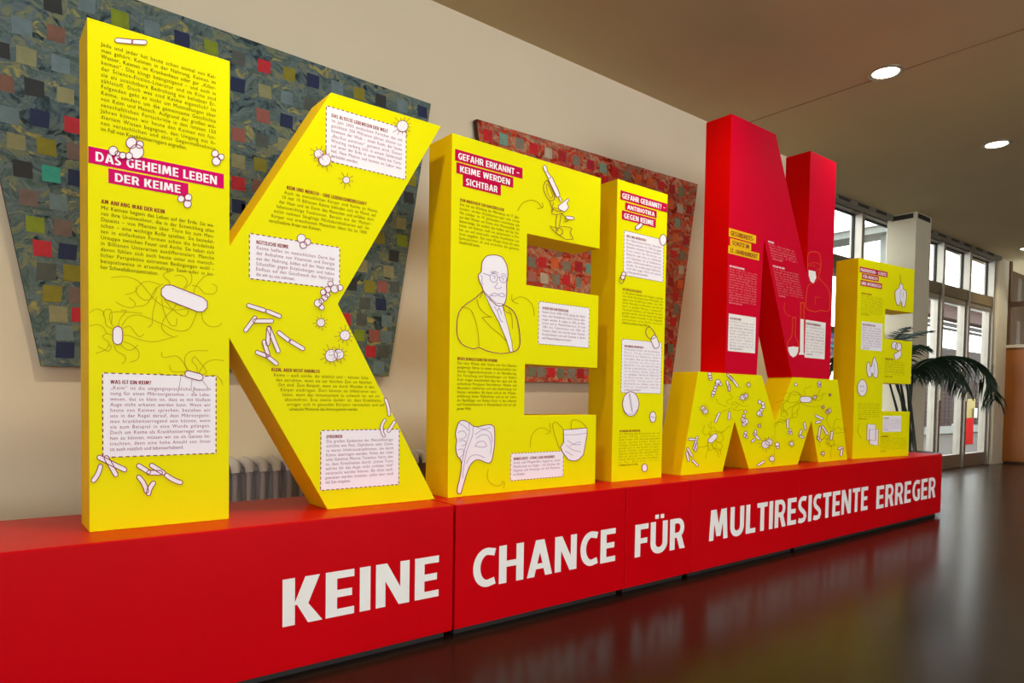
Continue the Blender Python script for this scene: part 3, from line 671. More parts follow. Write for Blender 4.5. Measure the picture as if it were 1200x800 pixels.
for c in ([(215,80),(300,75),(370,95),(420,140),(460,190),(510,240),(590,280),(660,280),(700,270)], [(300,188),(360,170),(400,120),(450,105),(520,125)], [(372,130),(375,180),(420,220),(470,210),(500,150),(540,118)],
          [(245,235),(300,262),(350,268),(365,240),(325,205)], [(365,262),(420,255),(450,230),(480,170),(500,140)], [(225,385),(205,340),(215,300),(300,295),(410,305)], [(80,300),(120,278),(160,290),(175,330),(185,380),(225,400)],
          [(80,385),(120,375),(160,385),(190,430),(235,440)], [(165,320),(175,285),(210,282),(220,320),(215,370)], [(260,385),(270,340),(310,290),(275,285)], [(280,385),(320,330),(380,315),(450,335),(530,370),(600,405),(660,415),(710,390),(750,300)],
          [(285,440),(330,445),(400,470),(480,482),(560,465),(630,445)], [(285,400),(330,385),(360,420),(390,450),(420,435)], [(275,500),(310,530),(350,530),(380,500)], [(232,505),(250,540),(300,570),(300,605),(280,618)],
          [(290,480),(340,500),(385,540),(380,590),(330,610)], [(190,430),(160,450),(200,490),(180,530),(120,555)], [(130,510),(170,530),(200,540),(215,510),(200,500)], [(590,40),(540,65),(580,110),(570,130)],
          [(610,70),(660,70),(690,110),(660,160)], [(650,40),(710,50),(715,110),(680,150),(700,220),(740,240),(790,215)], [(830,60),(790,80),(740,140),(730,190)], [(845,120),(875,140),(860,180),(800,180),(760,140),(720,130)],
          [(530,215),(540,280),(580,370),(620,380),(625,335)], [(550,220),(600,280),(660,320),(690,310),(700,270)], [(500,200),(475,300),(470,370),(445,393)], [(780,300),(790,350),(830,385),(880,385),(905,365)],
          [(640,220),(600,280),(550,330),(530,390),(560,430),(600,450)], [(530,545),(540,580),(620,570),(665,610),(690,660)], [(820,538),(720,540),(680,570),(675,620),(700,665)], [(920,600),(850,595),(800,620),(760,680)],
          [(750,680),(750,640),(720,600),(735,575),(760,600),(800,650),(805,680),(770,690)], [(510,675),(560,690),(620,690),(680,700)], [(580,625),(590,665),(640,670),(680,665)], [(650,700),(640,760),(630,800)],
          [(720,715),(715,780),(740,800)], [(780,715),(820,770),(840,780)], [(800,700),(860,690),(900,720),(910,750)]):
    a.curve([z(*q) for q in c], .5)
a.rod(z(572, 172), z(770, 250), 18, w=1.1); a.done('flagellate_bacterium_drawing', K1)
a = Art(FR); a.rod(z(255, 415), z(255, 470), 11.5, w=1.1); a.done('flagellate_bacterium_drawing', K1)
a = Art(FR); a.rod(z(695, 683), z(768, 703), 8, w=1.1); a.done('flagellate_bacterium_drawing', K1)
z = lambda x, y: (90+x/4, 430+y/4)
a = Art(FR); a.rods([(z(138, 425), z(182, 503)), (z(105, 423), z(223, 480)), (z(110, 465), z(78, 530), -1.2)], 5.6, 1); a.done('bacteria_drawing', K1)
a = Art(FR); a.rods([(z(290, 462), z(335, 490)), (z(350, 460), z(405, 495)), (z(338, 494), z(390, 495)), (z(420, 507), z(485, 540), 1), (z(290, 515), z(325, 580), -1.5), (z(358, 543), z(335, 592), 1)], 5.4, 1); a.done('bacteria_drawing', K1)
z = lambda x, y: (330+x/4.705, 100+y/4.705)
a = Art(FR); a.virus(*z(665, 225), 6.6, 13, 1.65); a.done('virus_drawing', K1)
a = Art(FR); a.virus(*z(203, 378), 5.2, 9, 1.8); a.virus(*z(237, 412), 7, 11, 1.6); a.done('virus_drawing', K1)
a = Art(FR); a.virus(*z(355, 522), 4, 8, 2.2); a.done('virus_drawing', K1)
z = lambda x, y: (260+x/4.705, 200+y/4.705)
a = Art(FR)
for c in ((437, 373, 5), (470, 393, 3.9), (448, 410, 4)): a.circle(*z(c[0], c[1]), c[2])
a.done('germ_cluster_drawing', K1)
a = Art(FR)
for c in ((597, 623, 3.2), (650, 645, 3.6), (582, 655, 3.6), (620, 652, 4.6), (558, 670, 3.6), (580, 685, 3), (565, 700, 3.6), (547, 718, 3), (527, 730, 4.4), (548, 753, 3.2)): a.circle(*z(c[0], c[1]), c[2])
a.done('germ_cluster_drawing', K1)
z = lambda x, y: (260+x/5.333, 340+y/5.333)
a = Art(FR); a.rods([(z(165, 95), z(262, 125)), (z(285, 132), z(360, 162)), (z(205, 172), z(147, 250)), (z(205, 192), z(310, 192)), (z(292, 235), z(350, 380)), (z(290, 240), z(285, 335)), (z(262, 322), z(287, 405)), (z(218, 388), z(275, 410)), (z(285, 415), z(338, 458))], 4.8); a.done('bacteria_drawing', K1)
a = Art(FR); a.rods([(z(355, 265), z(415, 312)), (z(430, 320), z(505, 365))], 4.8); a.done('bacteria_drawing', K1)
a = Art(FR); a.virus(*z(617, 202), 4.7, 11, 1.7); a.done('virus_drawing', K1)
a = Art(FR); a.virus(*z(768, 282), 5.8, 11, 1.8); a.done('virus_drawing', K1)
a = Art(FR); a.virus(*z(730, 400), 5.8, 11, 1.7); a.virus(*z(682, 408), 7.2, 12, 1.6); a.done('virus_drawing', K1)
z = lambda x, y: (350+x/4.706, 430+y/4.706)
a = Art(FR); a.rods([(z(478, 180), z(497, 262), -1), (z(473, 292), z(468, 378), 3.2), (z(527, 302), z(494, 352))], 3.6, .7); a.done('bacteria_drawing', K1)

# ---- first E
z = lambda x, y: (500+x/5.714, 150+y/5.714)
banner(FR, E1, [(542, 204.3), (587.2, 216.5), (586.6, 230.2), (542.5, 217.4)], 'SICHTBAR', (546, 208.6), (546, 216.5), 583.7, CRP)
banner(FR, E1, [(534.5, 190), (601.5, 207.8), (601.2, 220.4), (535, 202.5)], 'KEIME WERDEN', (538.9, 193.8), (538.9, 201.5), 598.4, CRP, lift=.0001)
banner(FR, E1, [(532.9, 176.3), (612.5, 195.2), (612, 207.8), (533.3, 189.9)], 'GEFAHR ERKANNT –', (536.8, 181.2), (536.8, 188.9), 609.4, CRP, lift=.0002)
text_block(FR, E1, ['VOM MIKROSKOP ZUR BAKTERIOLOGIE', 'Erst mit der Erfindung des Mikroskops im 17. Jahr-', 'hundert wurden Krankheitserreger zum ersten', 'Mal sichtbar. Im 19. Jahrhundert entwickelte sich', 'aus dem Wissen um Keime eine Wissenschaft, die', 'Bakteriologie. Sie studiert den Aufbau und das Ver-', 'halten von Keimen, stellt sie systematisch in Pro-', 'ben aus und untersucht, welche Krankheiten von', 'ihnen ausgehen. Das neue Wissen löste die alten', 'Spekulationen ab und erreichte die gesamte', 'Gesellschaft hinein.'], (538.9, 232.3), (608.9, 250), (537.6, 285))
text_block(FR, E1, ['NEUES BEWUSSTSEIN FÜR HYGIENE', 'Das neue Wissen über Keime und ihre Übertra-', 'gungswege führte zu einem wissenschaftlich fun-', 'dierten Hygienebewusstsein in der Bevölkerung.', 'Die Forschung und Behandlungen von Robert', 'Koch trugen entscheidend dazu bei, dass sich die', 'einfachsten Prinzipien Desinfektion, Masken und', 'Absondern etablierten und eine Ausbreitung von', 'Keimen verhindern. Bis heute sind an der Wieder-', 'einführung dieser Maßnahmen und an der Lehre', 'die Nachfolger von Robert Koch in den Laboren', 'und Krankenhäusern in Deutschland und auf der', 'ganzen Welt.'], (536, 418.3), (605.8, 421), (535.3, 480))
b = info_box(FR, E1, [(631.3, 352.8), (690.3, 361), (689.8, 407.5), (630.7, 402.8)])
text_block(FR, b, ['VATER DER BAKTERIOLOGIE', 'Robert Koch (1843–1910) gelang der Nach-', 'weis, dass Krankheiten durch Keime über-', 'tragen werden. Er zeigte es 1876 am Milz-', 'brand und an Wundinfektionen. Er fand', '1882 die Tuberkulose und 1883 die', 'Cholera. Nach ihm sind bis heute Kliniken,', 'Krankenhäuser und auch Institute in Berlin', 'und Wissenschaftspreise benannt.'], (635.4, 359.1), (686.2, 365), (635, 397), off=L2, ink=INKW)
b = info_box(FR, E1, [(597.9, 530.9), (660.3, 528.6), (659.4, 558.5), (598.4, 562.6)])
text_block(FR, b, ['MUNDSCHUTZ – ETWAS GANZ MODERNES', 'Ärzte und Pflegekräfte begannen, einen', 'Mundschutz zu tragen – als Zeichen der', 'Hygiene und Vorsorge, um die Patienten', 'zu schützen.'], (601.7, 536), (656.4, 533.6), (601.3, 557), off=L2, ink=INKW)
a = Art(FR)   # microscope
a.curve([z(608, 555), z(640, 505), z(695, 483), z(740, 495), z(765, 525), z(775, 530)], .6); a.curve([z(772, 500), z(778, 520), z(770, 535), z(738, 540)], .6)
a.shape([z(785, 248), z(800, 258), z(808, 290), z(790, 297), z(775, 260)], .7, False)
a.shape([z(792, 297), z(808, 290), z(832, 328), z(812, 340)], .7, False)
a.shape([z(812, 345), z(838, 328), z(888, 440), z(888, 460), z(868, 462)], .8, False)
a.shape([z(880, 465), z(893, 462), z(905, 488), z(893, 492)], .6, False)
a.shape([z(880, 520), z(945, 470), z(952, 480), z(935, 505), z(948, 530), z(925, 560), z(905, 555), z(880, 540)], .7, False)
a.shape([z(930, 590), z(975, 595), z(985, 610), z(940, 610)], .6)
a.stroke(a.smooth([z(785, 375), z(800, 352), z(820, 370), z(850, 440), z(850, 480), z(820, 485), z(790, 440), z(780, 400)], True), .8, 3, L2, True)
a.stroke(a.smooth([z(800, 380), z(815, 385), z(840, 450), z(830, 470), z(810, 440)], True), .6, 3, L2, True)
for c in ([(820,490),(840,540),(880,560),(900,555)], [(845,500),(835,570),(870,580),(905,570)], [(868,580),(862,660),(880,690)], [(900,575),(885,660)], [(820,655),(870,670),(900,660),(965,670),(960,700),(980,745)], [(825,662),(850,690),(880,715),(930,745),(975,745)],
          [(900,570),(925,600),(925,630),(950,615)], [(880,670),(905,680),(905,710),(875,715),(865,690),(880,670)], [(838,560),(850,535),(870,545)]):
    a.curve([z(*q) for q in c], .7, 3)
a.done('microscope_drawing', E1, [WHT, LINE, FLAG, mat('brown_line_ink', rgb(150, 90, 30), .5)])
z = lambda x, y: (500+x/5.333, 280+y/5.333)
a = Art(FR)   # portrait
a.shape([z(*q) for q in ((350,320),(395,420),(450,520),(500,640),(520,708),(537,706),(530,640),(505,540),(478,440),(470,405),(430,400))], .6, False)
a.shape([z(*q) for q in ((412,100),(372,108),(345,145),(338,205),(322,222),(326,260),(345,300),(355,330),(390,370),(430,410),(465,418),(490,390),(498,330),(497,285),(505,230),(500,170),(475,120),(445,103))], .9)
for c in ([(395,225),(420,215),(440,230),(435,262),(412,270),(395,250),(395,225)], [(455,240),(480,232),(497,245),(492,268),(470,272),(455,255),(455,240)], [(350,212),(375,222),(395,232)], [(440,240),(448,238),(455,242)], [(400,208),(425,203),(445,215)], [(460,222),(480,218),(496,226)],
          [(440,270),(432,290),(422,300),(435,310),(455,308),(466,298)], [(395,352),(420,338),(445,345),(470,338),(485,355),(470,362),(445,352),(420,356),(395,352)], [(395,352),(390,375),(400,390)], [(410,228),(425,235),(420,250)], [(465,245),(478,248),(475,260)], [(335,225),(345,240),(340,270),(352,285)], [(400,205),(410,212),(425,208)], [(420,420),(440,450),(450,430),(465,470)], [(440,450),(455,500),(475,520)]):
    a.curve([z(*q) for q in c], .6, 3)
a.stroke(a.smooth([z(*q) for q in ((350,325),(300,370),(240,410),(200,460),(188,530),(192,610),(225,660),(290,685),(325,678),(380,700),(460,715),(520,708),(560,695),(580,660),(578,580),(560,490),(530,440),(475,408))]), 1.0, 1, L3)
for c in ([(312,375),(330,430),(370,470),(405,490)], [(345,490),(405,485)], [(345,490),(400,550),(460,600),(505,645)], [(215,425),(270,440),(300,500),(320,590),(325,680)], [(475,410),(490,450),(530,470)], [(510,440),(530,480),(535,560)], [(350,330),(330,370)]):
    a.curve([z(*q) for q in c], .6)
a.curve([z(531, 345), z(533, 385), z(560, 400), z(570, 405)], .5); a.curve([z(533, 385), z(580, 362), z(630, 378), z(662, 420), z(672, 480)], .5)
a.done('portrait_drawing', E1)
z = lambda x, y: (500+x/4.443, 410+y/4.443)
a = Art(FR)   # beaked doctor's mask
a.shape([z(*q) for q in ((185,366),(165,378),(155,405),(148,440),(155,470),(150,505),(158,550),(175,570),(180,600),(172,660),(160,710),(158,740),(170,747),(180,735),(205,650),(225,600),(250,575),(275,572),(315,588),(335,578),(345,540),(352,490),(352,420),(345,395),(320,388),(270,398),(240,395),(215,375))], .9)
for c in ([(215,375),(220,430),(195,520),(180,600)], [(240,398),(235,450),(205,530),(190,620),(185,670)], [(160,430),(185,420),(205,440),(190,460),(165,462)], [(165,475),(190,470),(205,485),(180,500)], [(165,380),(200,400),(215,420)], [(250,440),(290,415),(330,430),(340,480)],
          [(255,460),(290,440),(320,450),(335,500),(330,540)], [(250,500),(265,480),(295,475),(310,500),(280,505),(250,500)], [(160,520),(185,515),(190,540),(170,560)], [(205,590),(225,555),(260,545),(300,560)], [(255,400),(290,410),(330,405)]):
    a.curve([z(*q) for q in c], .55, 3)
a.done('plague_mask_drawing', E1)
a = Art(FR)   # surgical mask
a.shape([z(*q) for q in ((710,415),(760,412),(832,405),(834,440),(825,490),(815,545),(790,570),(765,578),(735,570),(705,530),(695,505),(712,480))], .9, False)
for c in ([(713,440),(770,440),(832,432)], [(730,470),(770,492),(800,490)], [(725,495),(760,520),(800,530)], [(720,525),(760,548)], [(745,500),(790,478),(800,485)]): a.curve([z(*q) for q in c], .5, 3)
for c in ([(690,515),(665,440),(655,390),(672,375),(700,400),(712,420)], [(752,412),(752,375),(770,362),(805,375),(832,405)], ):a.curve([z(*q) for q in c], .55)
a.done('surgical_mask_drawing', E1)
for cc in (([(538,505),(545,450),(570,415),(605,405),(640,425)], [(640,380),(642,428),(620,435)]), ([(320,620),(315,665),(335,695),(370,708),(400,690)], [(385,685),(405,688),(398,720)])):
    a = Art(FR)
    for c in cc: a.curve([z(*q) for q in c], .42)
    a.done('arrow_drawing', E1)

# ---- I
banner(FR, I1, [(728.5, 246), (768.8, 256.9), (768.2, 267.4), (728.9, 256.4)], 'GEGEN KEIME', (731.1, 249), (731.1, 255.7), 766.5, CRP)
banner(FR, I1, [(732.5, 237.3), (769.6, 246.9), (769.3, 255.7), (732.5, 245.9)], 'ANTIBIOTIKA', (735, 240.3), (735, 246.9), 767.5, CRP, lift=.0001)
banner(FR, I1, [(726.8, 224), (782, 237.6), (781.6, 248.1), (727.3, 234.7)], 'GEFAHR GEBANNT? –', (729, 226.8), (729, 233.3), 780, CRP, lift=.0002)
b = info_box(FR, I1, [(731.1, 270), (777.5, 280.9), (777, 330.4), (730.8, 322.5)])
text_block(FR, b, ['WAS SIND ANTIBIOTIKA?', 'Der Naturwissenschaftler Alexander', 'Fleming entdeckte um 1928 die gegen', 'Bakterien wirkende Substanz Penicillin.', 'Diese hemmt das Wachstum von', 'Bakterien oder tötet sie. Antibiotika', 'sind Substanzen, die als Medikamente', 'gegen Infektionskrankheiten genutzt', 'werden. Sie wirken gegen Bakterien,', 'nicht aber gegen Viren und müssen', 'zu Ende genommen werden.'], (734.1, 274.9), (775.2, 283.5), (734.1, 319.5), off=L2, ink=INKW)
text_block(FR, I1, ['DIE ERFOLGSGESCHICHTE']+wrap('In den Jahren zwischen den Kriegen entdeckte man durch Forschung neue Wirkstoffe, die gegen viele Krankheiten halfen. Seit 1941 wurde Penicillin an Menschen erprobt und bald in großen Mengen hergestellt. Tausende Soldaten und Kranke konnten gerettet werden. Auf der Suche nach neuen Stoffen fanden Forscher in den folgenden Jahrzehnten eine Reihe weiterer Antibiotika und bauten diese Waffe aus.', 10), (729.7, 337.2), (776.9, 343.5), (729, 379))
b = info_box(FR, I1, [(728.1, 396.6), (775, 401.9), (774.4, 461.3), (728.1, 459.7)])
text_block(FR, b, ['WIE WIRKEN ANTIBIOTIKA?']+wrap('Antibiotika wirken auf verschiedene Weise. Einige zerstören die Zellwand der Bakterien, andere verhindern, dass sie sich vermehren. Sie greifen nur dort an, wo Bakterien sich von menschlichen Zellen unterscheiden. So können sie im Körper wirken, ohne ihn zu schädigen. Nützliche Bakterien im Darm werden aber oft mit getroffen. Darum sollte man Antibiotika nur nehmen, wenn der Arzt sie verschreibt, und nur so lange, wie es nötig ist.', 14), (731.6, 404), (772.8, 407), (731.3, 457.5), off=L2, ink=INKW)
text_block(FR, I1, ['DIE WIRKUNG DER ANTIBIOTIKA']+wrap('Die Wirkung der Antibiotika war ein großer Erfolg. Infektionen, an denen früher viele Menschen gestorben waren, wurden heilbar. Doch zu häufiger Einsatz hat Folgen: Keime passen sich an und werden resistent. Ganze Stämme sind heute gegen mehrere Antibiotika unempfindlich. Darum müssen wir lernen, mit diesen Mitteln sparsam umzugehen, in der Medizin, in der Tierhaltung und auch im Alltag.', 12), (725.9, 504), (772.8, 505.6), (725, 546))
z = lambda x, y: (690+x/5.714, 200+y/5.714)
a = Art(FR); a.rod(z(322, 382), z(347, 362), 4.6); a.done('pill_drawing', I1)
a = Art(FR); a.circle(*z(495, 463), 4, 6.4); a.done('pill_drawing', I1)
a = Art(FR); a.rod(z(232, 690), z(225, 715), 5); a.stroke(a.smooth([z(205, 745), z(203, 725), z(218, 700), z(240, 710), z(228, 745), z(215, 757)], True), .7, 1, L4, True); a.done('pill_drawing', I1)
z = lambda x, y: (690+x/3.2, 330+y/3.2)
a = Art(FR); a.shape([z(*q) for q in ((232,215),(248,200),(262,232),(260,245),(248,250),(240,240))], .7); a.stroke(a.smooth([z(*q) for q in ((212,185),(222,170),(236,178),(250,205),(232,215),(218,205))], True), .7, 1, L4, True); a.done('pill_drawing', I1)
a = Art(FR); a.circle(*z(156, 458), 9.7, 14.5, w=.8); a.curve([z(150, 420), z(153, 450), z(162, 490)], .5, 3); a.curve([z(153, 420), z(158, 455), z(162, 488)], .5, 3); a.curve([z(128, 475), z(140, 494), z(165, 495), z(182, 478)], .5, 3); a.done('tablet_drawing', I1)
a = Art(FR); a.circle(*z(239, 507), 3.8, 6.4); a.stroke([z(231, 505), z(248, 510)], .5); a.done('pill_drawing', I1)
a = Art(FR); a.circle(*z(208, 697), 3.3, 4.6); a.done('pill_drawing', I1)

# ---- low yellow half: scattered germs
z = lambda x, y: (770+x/5.217, 420+y/5.217)
def germs(items):
    for kind, *v in items:
        a = Art(FR)
        if kind == 'r': a.rods([(z(*p), z(*q)) for p, q in v[0]], 2.6, .6); nm = 'bacteria_drawing'
        if kind == 'c':
            for c in v[0]: a.circle(*z(c[0], c[1]), c[2], w=.6)
            nm = 'germ_cluster_drawing'
        if kind == 'v':
            for c in v[0]: a.virus(*z(c[0], c[1]), c[2], 10, 1.7, .5)
            nm = 'virus_drawing'
        if kind == 'w': a.wild(*z(v[0], v[1]), v[2], v[3], v[4], .4, v[5]); a.rod(z(*v[6]), z(*v[7]), v[8], w=.6); nm = 'flagellate_bacterium_drawing'
        a.done(nm, M1)
germs([('c', [(320,95,2.2),(322,112,2.2),(325,125,1.8)]), ('c', [(370,145,3.2),(385,155,2),(362,160,2),(355,175,2),(350,192,2),(342,210,2.4),(336,225,1.8)]), ('r', [((430,100),(455,130)),((445,110),(490,168)),((425,140),(440,190)),((440,165),(438,195))]),
    ('v', [(557,160,2.1)]), ('v', [(540,228,2.6),(522,238,3)]), ('c', [(625,265,2.2),(645,275,2),(648,295,2.2),(635,315,2),(622,335,3),(632,345,1.8)]), ('v', [(280,305,2.6),(292,322,3)]), ('r', [((378,335),(355,385))]), 
    ('c', [(537,325,1.6),(528,350,1.8),(524,375,2.6),(538,385,3.4),(530,400,2.6)]), ('c', [(540,455,2),(535,470,2),(545,480,1.6)]), ('v', [(624,410,1.6)]), ('r', [((600,440),(600,465)),((590,460),(620,490)),((592,495),(578,507))]), ('v', [(683,510,3.8),(660,525,4.4)]),
    ('v', [(700,612,3)]), ('r', [((615,652),(650,630))]), ('r', [((195,492),(240,495)),((243,480),(222,550)),((240,520),(232,560))]), ('r', [((185,550),(212,595)),((180,575),(190,622))]), ('r', [((215,622),(245,652))]),
    ('w', 440, 290, 15, 12, 7, 3, (440,330), (438,368), 2.6), ('w', 340, 500, 16, 18, 12, 5, (325,500), (352,475), 6.2), ('c', [(733,525,2.6),(736,542,1.8)]),
    ('c', [(847,158,1.8)]), ('c', [(990,148,2),(988,160,2),(995,168,1.6)]), ('v', [(962,237,1.8)]), ('v', [(1055,222,1)]), ('v', [(1013,297,1.3)]), ('v', [(1050,318,2),(1040,326,1.8)]), ('w', 880, 250, 22, 16, 12, 8, (888,250), (925,250), 7),
    ('w', 800, 370, 12, 18, 7, 9, (797,375), (797,420), 2.6), ('c', [(812,440,1.8),(806,450,1.8),(815,456,1.8)]), ('v', [(820,520,2.4)]), ('r', [((900,395),(905,430)),((880,440),(870,465)),((870,475),(890,480))]), ('r', [((968,348),(1008,368))]), ('r', [((972,390),(995,385))]),
    ('r', [((995,420),(985,490)),((1010,415),(1038,460)),((980,480),(995,500))]), ('w', 1065, 470, 14, 20, 10, 12, (1068,450), (1062,490), 2.8), ('r', [((1108,550),(1130,545)),((1128,555),(1122,590))]), ('v', [(1012,580,1.8)])])
mb = MB(); zv = .7013; mb.poly([FR(3.2487, H0+.003, L1), FR(3.2497, H0+.003, L1), FR(3.2497, zv, L1), FR(3.2487, zv, L1)]); mb.build('panel_joint', DARKM, M1)

# ---- N
banner(FR, N1, [(855.6, 279.6), (880.3, 284.7), (879.9, 293.3), (855.6, 288.6)], 'SCHUTZ IM', (858, 282), (858, 288.1), 878.3, LABY, HEAD)
banner(FR, N1, [(854, 268.5), (886.2, 274.6), (885.5, 283.6), (854, 278.7)], 'GESUNDHEITS-', (856.2, 272), (856.2, 278), 883.7, LABY, HEAD, lift=.0001)
banner(FR, N1, [(853.3, 287.6), (889.5, 296.6), (889.5, 305.8), (853.3, 296)], '21. JAHRHUNDERT', (855.6, 289.7), (855.6, 295.5), 888, LABY, HEAD, lift=.0002)
text_block(FR, N1, ['NEUE HERAUSFORDERUNGEN']+wrap('Heute wissen wir, dass viele Keime sich an unsere Mittel angepasst haben. Krankenhäuser setzen deshalb auf Hygiene, auf gezielte Untersuchungen und auf den bewussten Umgang mit Antibiotika. Wer in eine Klinik kommt, wird auf resistente Keime getestet. So lassen sich Übertragungen vermeiden und andere Patienten schützen. Ärzte, Pflegekräfte und Labore arbeiten dabei eng zusammen, in der Region und im ganzen Land.', 14), (854.9, 310.4), (886.8, 317.5), (854.2, 355), ink=PINKT, head=WHT)
b = info_box(FR, N1, [(853.6, 367.3), (885.6, 371.4), (885, 414.1), (852.8, 411.2)], m=CREAMW, dcol=CRIM)
text_block(FR, b, ['RESISTENTE KEIME']+wrap('Ein Keim ist resistent, wenn ein Antibiotikum ihn nicht mehr abtöten kann. Multiresistente Erreger sind gegen mehrere Mittel unempfindlich. Für gesunde Menschen sind sie meist harmlos. Gefährlich werden sie, wenn sie in Wunden geraten oder die Abwehr geschwächt ist.', 10), (855.6, 371.5), (883.2, 375.5), (855, 408.8), off=L2, ink=INKW)
text_block(FR, N1, ['NETZWERKE']+wrap('Kliniken, Ärzte und Ämter der Region haben sich zu einem Netzwerk zusammengeschlossen, um gemeinsam Wege gegen die Ausbreitung von Erregern zu finden und zu gehen.', 6), (900.1, 281.8), (930, 291), (905, 303.5), (935, 311), ink=PINKT, head=WHT)
text_block(FR, N1, ['FORSCHUNG UND LABOR']+wrap('In den Laboren werden Proben untersucht und Keime bestimmt. Nur wer den Erreger kennt, kann ihn gezielt behandeln. Neue Verfahren liefern Ergebnisse in wenigen Stunden. Forscher suchen nach neuen Wirkstoffen und prüfen, wie Resistenzen entstehen und wie sie sich verbreiten.', 11), (905.7, 310.4), (935, 318), (912.5, 347), (941.3, 351), ink=PINKT, head=WHT)
b = info_box(FR, N1, [(943.6, 374.7), (967.2, 377.7), (966.5, 421.5), (943.2, 418.1)], m=CREAMW, dcol=CRIM, dash=False)
text_block(FR, b, ['HYGIENE IM KRANKENHAUS']+wrap('Die Händedesinfektion ist die wichtigste Maßnahme gegen die Übertragung von Keimen. Dazu kommen Schutzkleidung, Einzelzimmer und die Reinigung der Räume. Alle helfen mit, auch Patienten und Besucher.', 10), (944.6, 377.6), (966, 380.5), (944.2, 415.5), off=L2, ink=INKW)
z = lambda x, y: (800+x/4.445, 260+y/4.445)
a = Art(FR)
a.stroke(a.smooth([z(*q) for q in ((650,250),(650,190),(658,162),(685,155),(710,165),(718,195),(718,240),(708,275),(712,295),(745,330),(765,370),(765,450),(750,465),(715,460),(690,468),(650,455),(640,430),(645,370),(655,330),(685,315))]), .7, 1, L2)
a.fill([z(*q) for q in ((655,250),(690,258),(695,290),(680,320),(665,310),(655,280))], 0)
for c in ([(652,220),(685,212),(718,222)], [(655,230),(670,225),(690,232)], [(695,255),(712,240)], [(690,390),(715,395)], [(690,390),(688,430)], [(708,275),(700,300),(685,318)]): a.curve([z(*q) for q in c], .5, 1)
a.done('surgeon_drawing', N1, [CREAMW, ORAN])
a = Art(FR)
a.stroke([z(*q) for q in ((570,497),(590,497))], .9, 1, L2); a.stroke(a.smooth([z(*q) for q in ((572,497),(568,590),(550,620),(546,660),(560,695),(575,705),(595,690),(602,655),(598,620),(586,590),(588,497))]), .7, 1, L2)
a.fill([z(*q) for q in ((548,652),(575,648),(602,652),(600,675),(590,695),(575,705),(558,692),(549,670))], 0)
a.stroke([z(*q) for q in ((612,420),(634,422))], .9, 1, L2); a.stroke([z(*q) for q in ((614,422),(610,675),(605,690),(634,690),(628,675),(632,424))], .7, 1, L2)
a.fill([z(*q) for q in ((612,505),(630,507),(628,680),(634,692),(602,690),(610,676))], 0)
a.curve([z(530, 420), z(527, 455), z(540, 482), z(560, 490)], .5, 1)
a.done('laboratory_glass_drawing', N1, [CREAMW, ORAN])

# ---- last E
banner(FE, E2, [(1010, 320), (1029.9, 323.8), (1029.5, 329.8), (1010, 326.6)], 'FÜR MENSCH', (1011.3, 321.5), (1011, 325), 1028.6, CRP)
banner(FE, E2, [(1007.4, 311.9), (1040, 318.9), (1040, 325), (1007.4, 318.9)], 'PRÄVENTION – SCHUTZ', (1008.6, 313.5), (1009, 318), 1039, CRP, lift=.0001)
banner(FE, E2, [(1008.3, 327.6), (1033.6, 332.4), (1033.6, 338.7), (1008.3, 334.7)], 'UND MITMENSCH', (1009.4, 329), (1010, 333), 1032.6, CRP, lift=.0002)
text_block(FE, E2, ['ANSTECKUNG VERMEIDEN']+wrap('Jeder kann dazu beitragen, dass sich Keime nicht weiter verbreiten. Regelmäßiges Waschen der Hände schützt uns selbst und andere Menschen in unserer Nähe. Auch im Haushalt und in der Küche hilft Sauberkeit. Das gilt zu Hause, bei der Arbeit und im Krankenhaus.', 10), (1009.2, 342.5), (1034.5, 346.9), (1009.2, 368.5))
b = info_box(FE, E2, [(1009.2, 376), (1033.9, 379.4), (1033.4, 411.5), (1009.2, 409.4)], dash=False)
text_block(FE, b, ['RICHTIG HÄNDE WASCHEN']+wrap('Hände unter fließendes Wasser halten und von allen Seiten mit Seife einreiben. Auch die Räume zwischen den Fingern und die Daumen nicht vergessen. Zwanzig bis dreißig Sekunden lang waschen und dann gut abtrocknen.', 9), (1010.6, 379), (1032.5, 382), (1010.6, 408), off=L2, ink=INKW)
z = lambda x, y: (960+x/5.333, 400+y/5.333)
text_block(FE, E2, wrap('Husten und niesen Sie in den Ärmel und nicht in die Hand. Benutzen Sie Taschentücher nur einmal und werfen Sie diese danach weg. Halten Sie Abstand zu Menschen, die krank sind, und lüften Sie regelmäßig die Räume.', 8), z(243, 382), z(376, 385), z(243, 487), heading=False)
text_block(FE, E2, ['SAUBER MIT SEIFE', 'UND HANDTUCH']+wrap('Seife entfernt Schmutz und Keime von der Haut. Ein eigenes Handtuch verhindert die Übertragung auf andere im gleichen Haushalt.', 6), z(410, 103), z(532, 118), z(410, 222))
b = info_box(FE, E2, [z(398, 465), z(513, 465), z(510, 562), z(396, 566)], dash=False)
text_block(FE, b, ['IM HAUSHALT']+wrap('Lappen und Schwämme sollten regelmäßig gewechselt und heiß gewaschen werden, damit Keime keine Chance haben.', 6), z(403, 475), z(505, 480), z(402, 555), off=L2, ink=INKW)
text_block(FE, E2, ['IM KRANKENHAUS']+wrap('Besucher und Patienten desinfizieren sich die Hände, bevor sie ein Zimmer betreten und wenn sie es verlassen. Fragen Sie das Personal, wenn Sie unsicher sind, was zu tun ist.', 7), z(387, 590), z(545, 597), z(385, 690))
a = Art(FE); zz1 = lambda x, y: (960+x/6.154, 290+y/6.154)
a.shape([zz1(*q) for q in ((580,260),(590,260),(603,275),(605,300),(622,310),(628,340),(622,400),(610,428),(598,425),(590,390),(582,395),(575,415),(560,412),(548,380),(545,320),(560,300),(572,290))], .6)
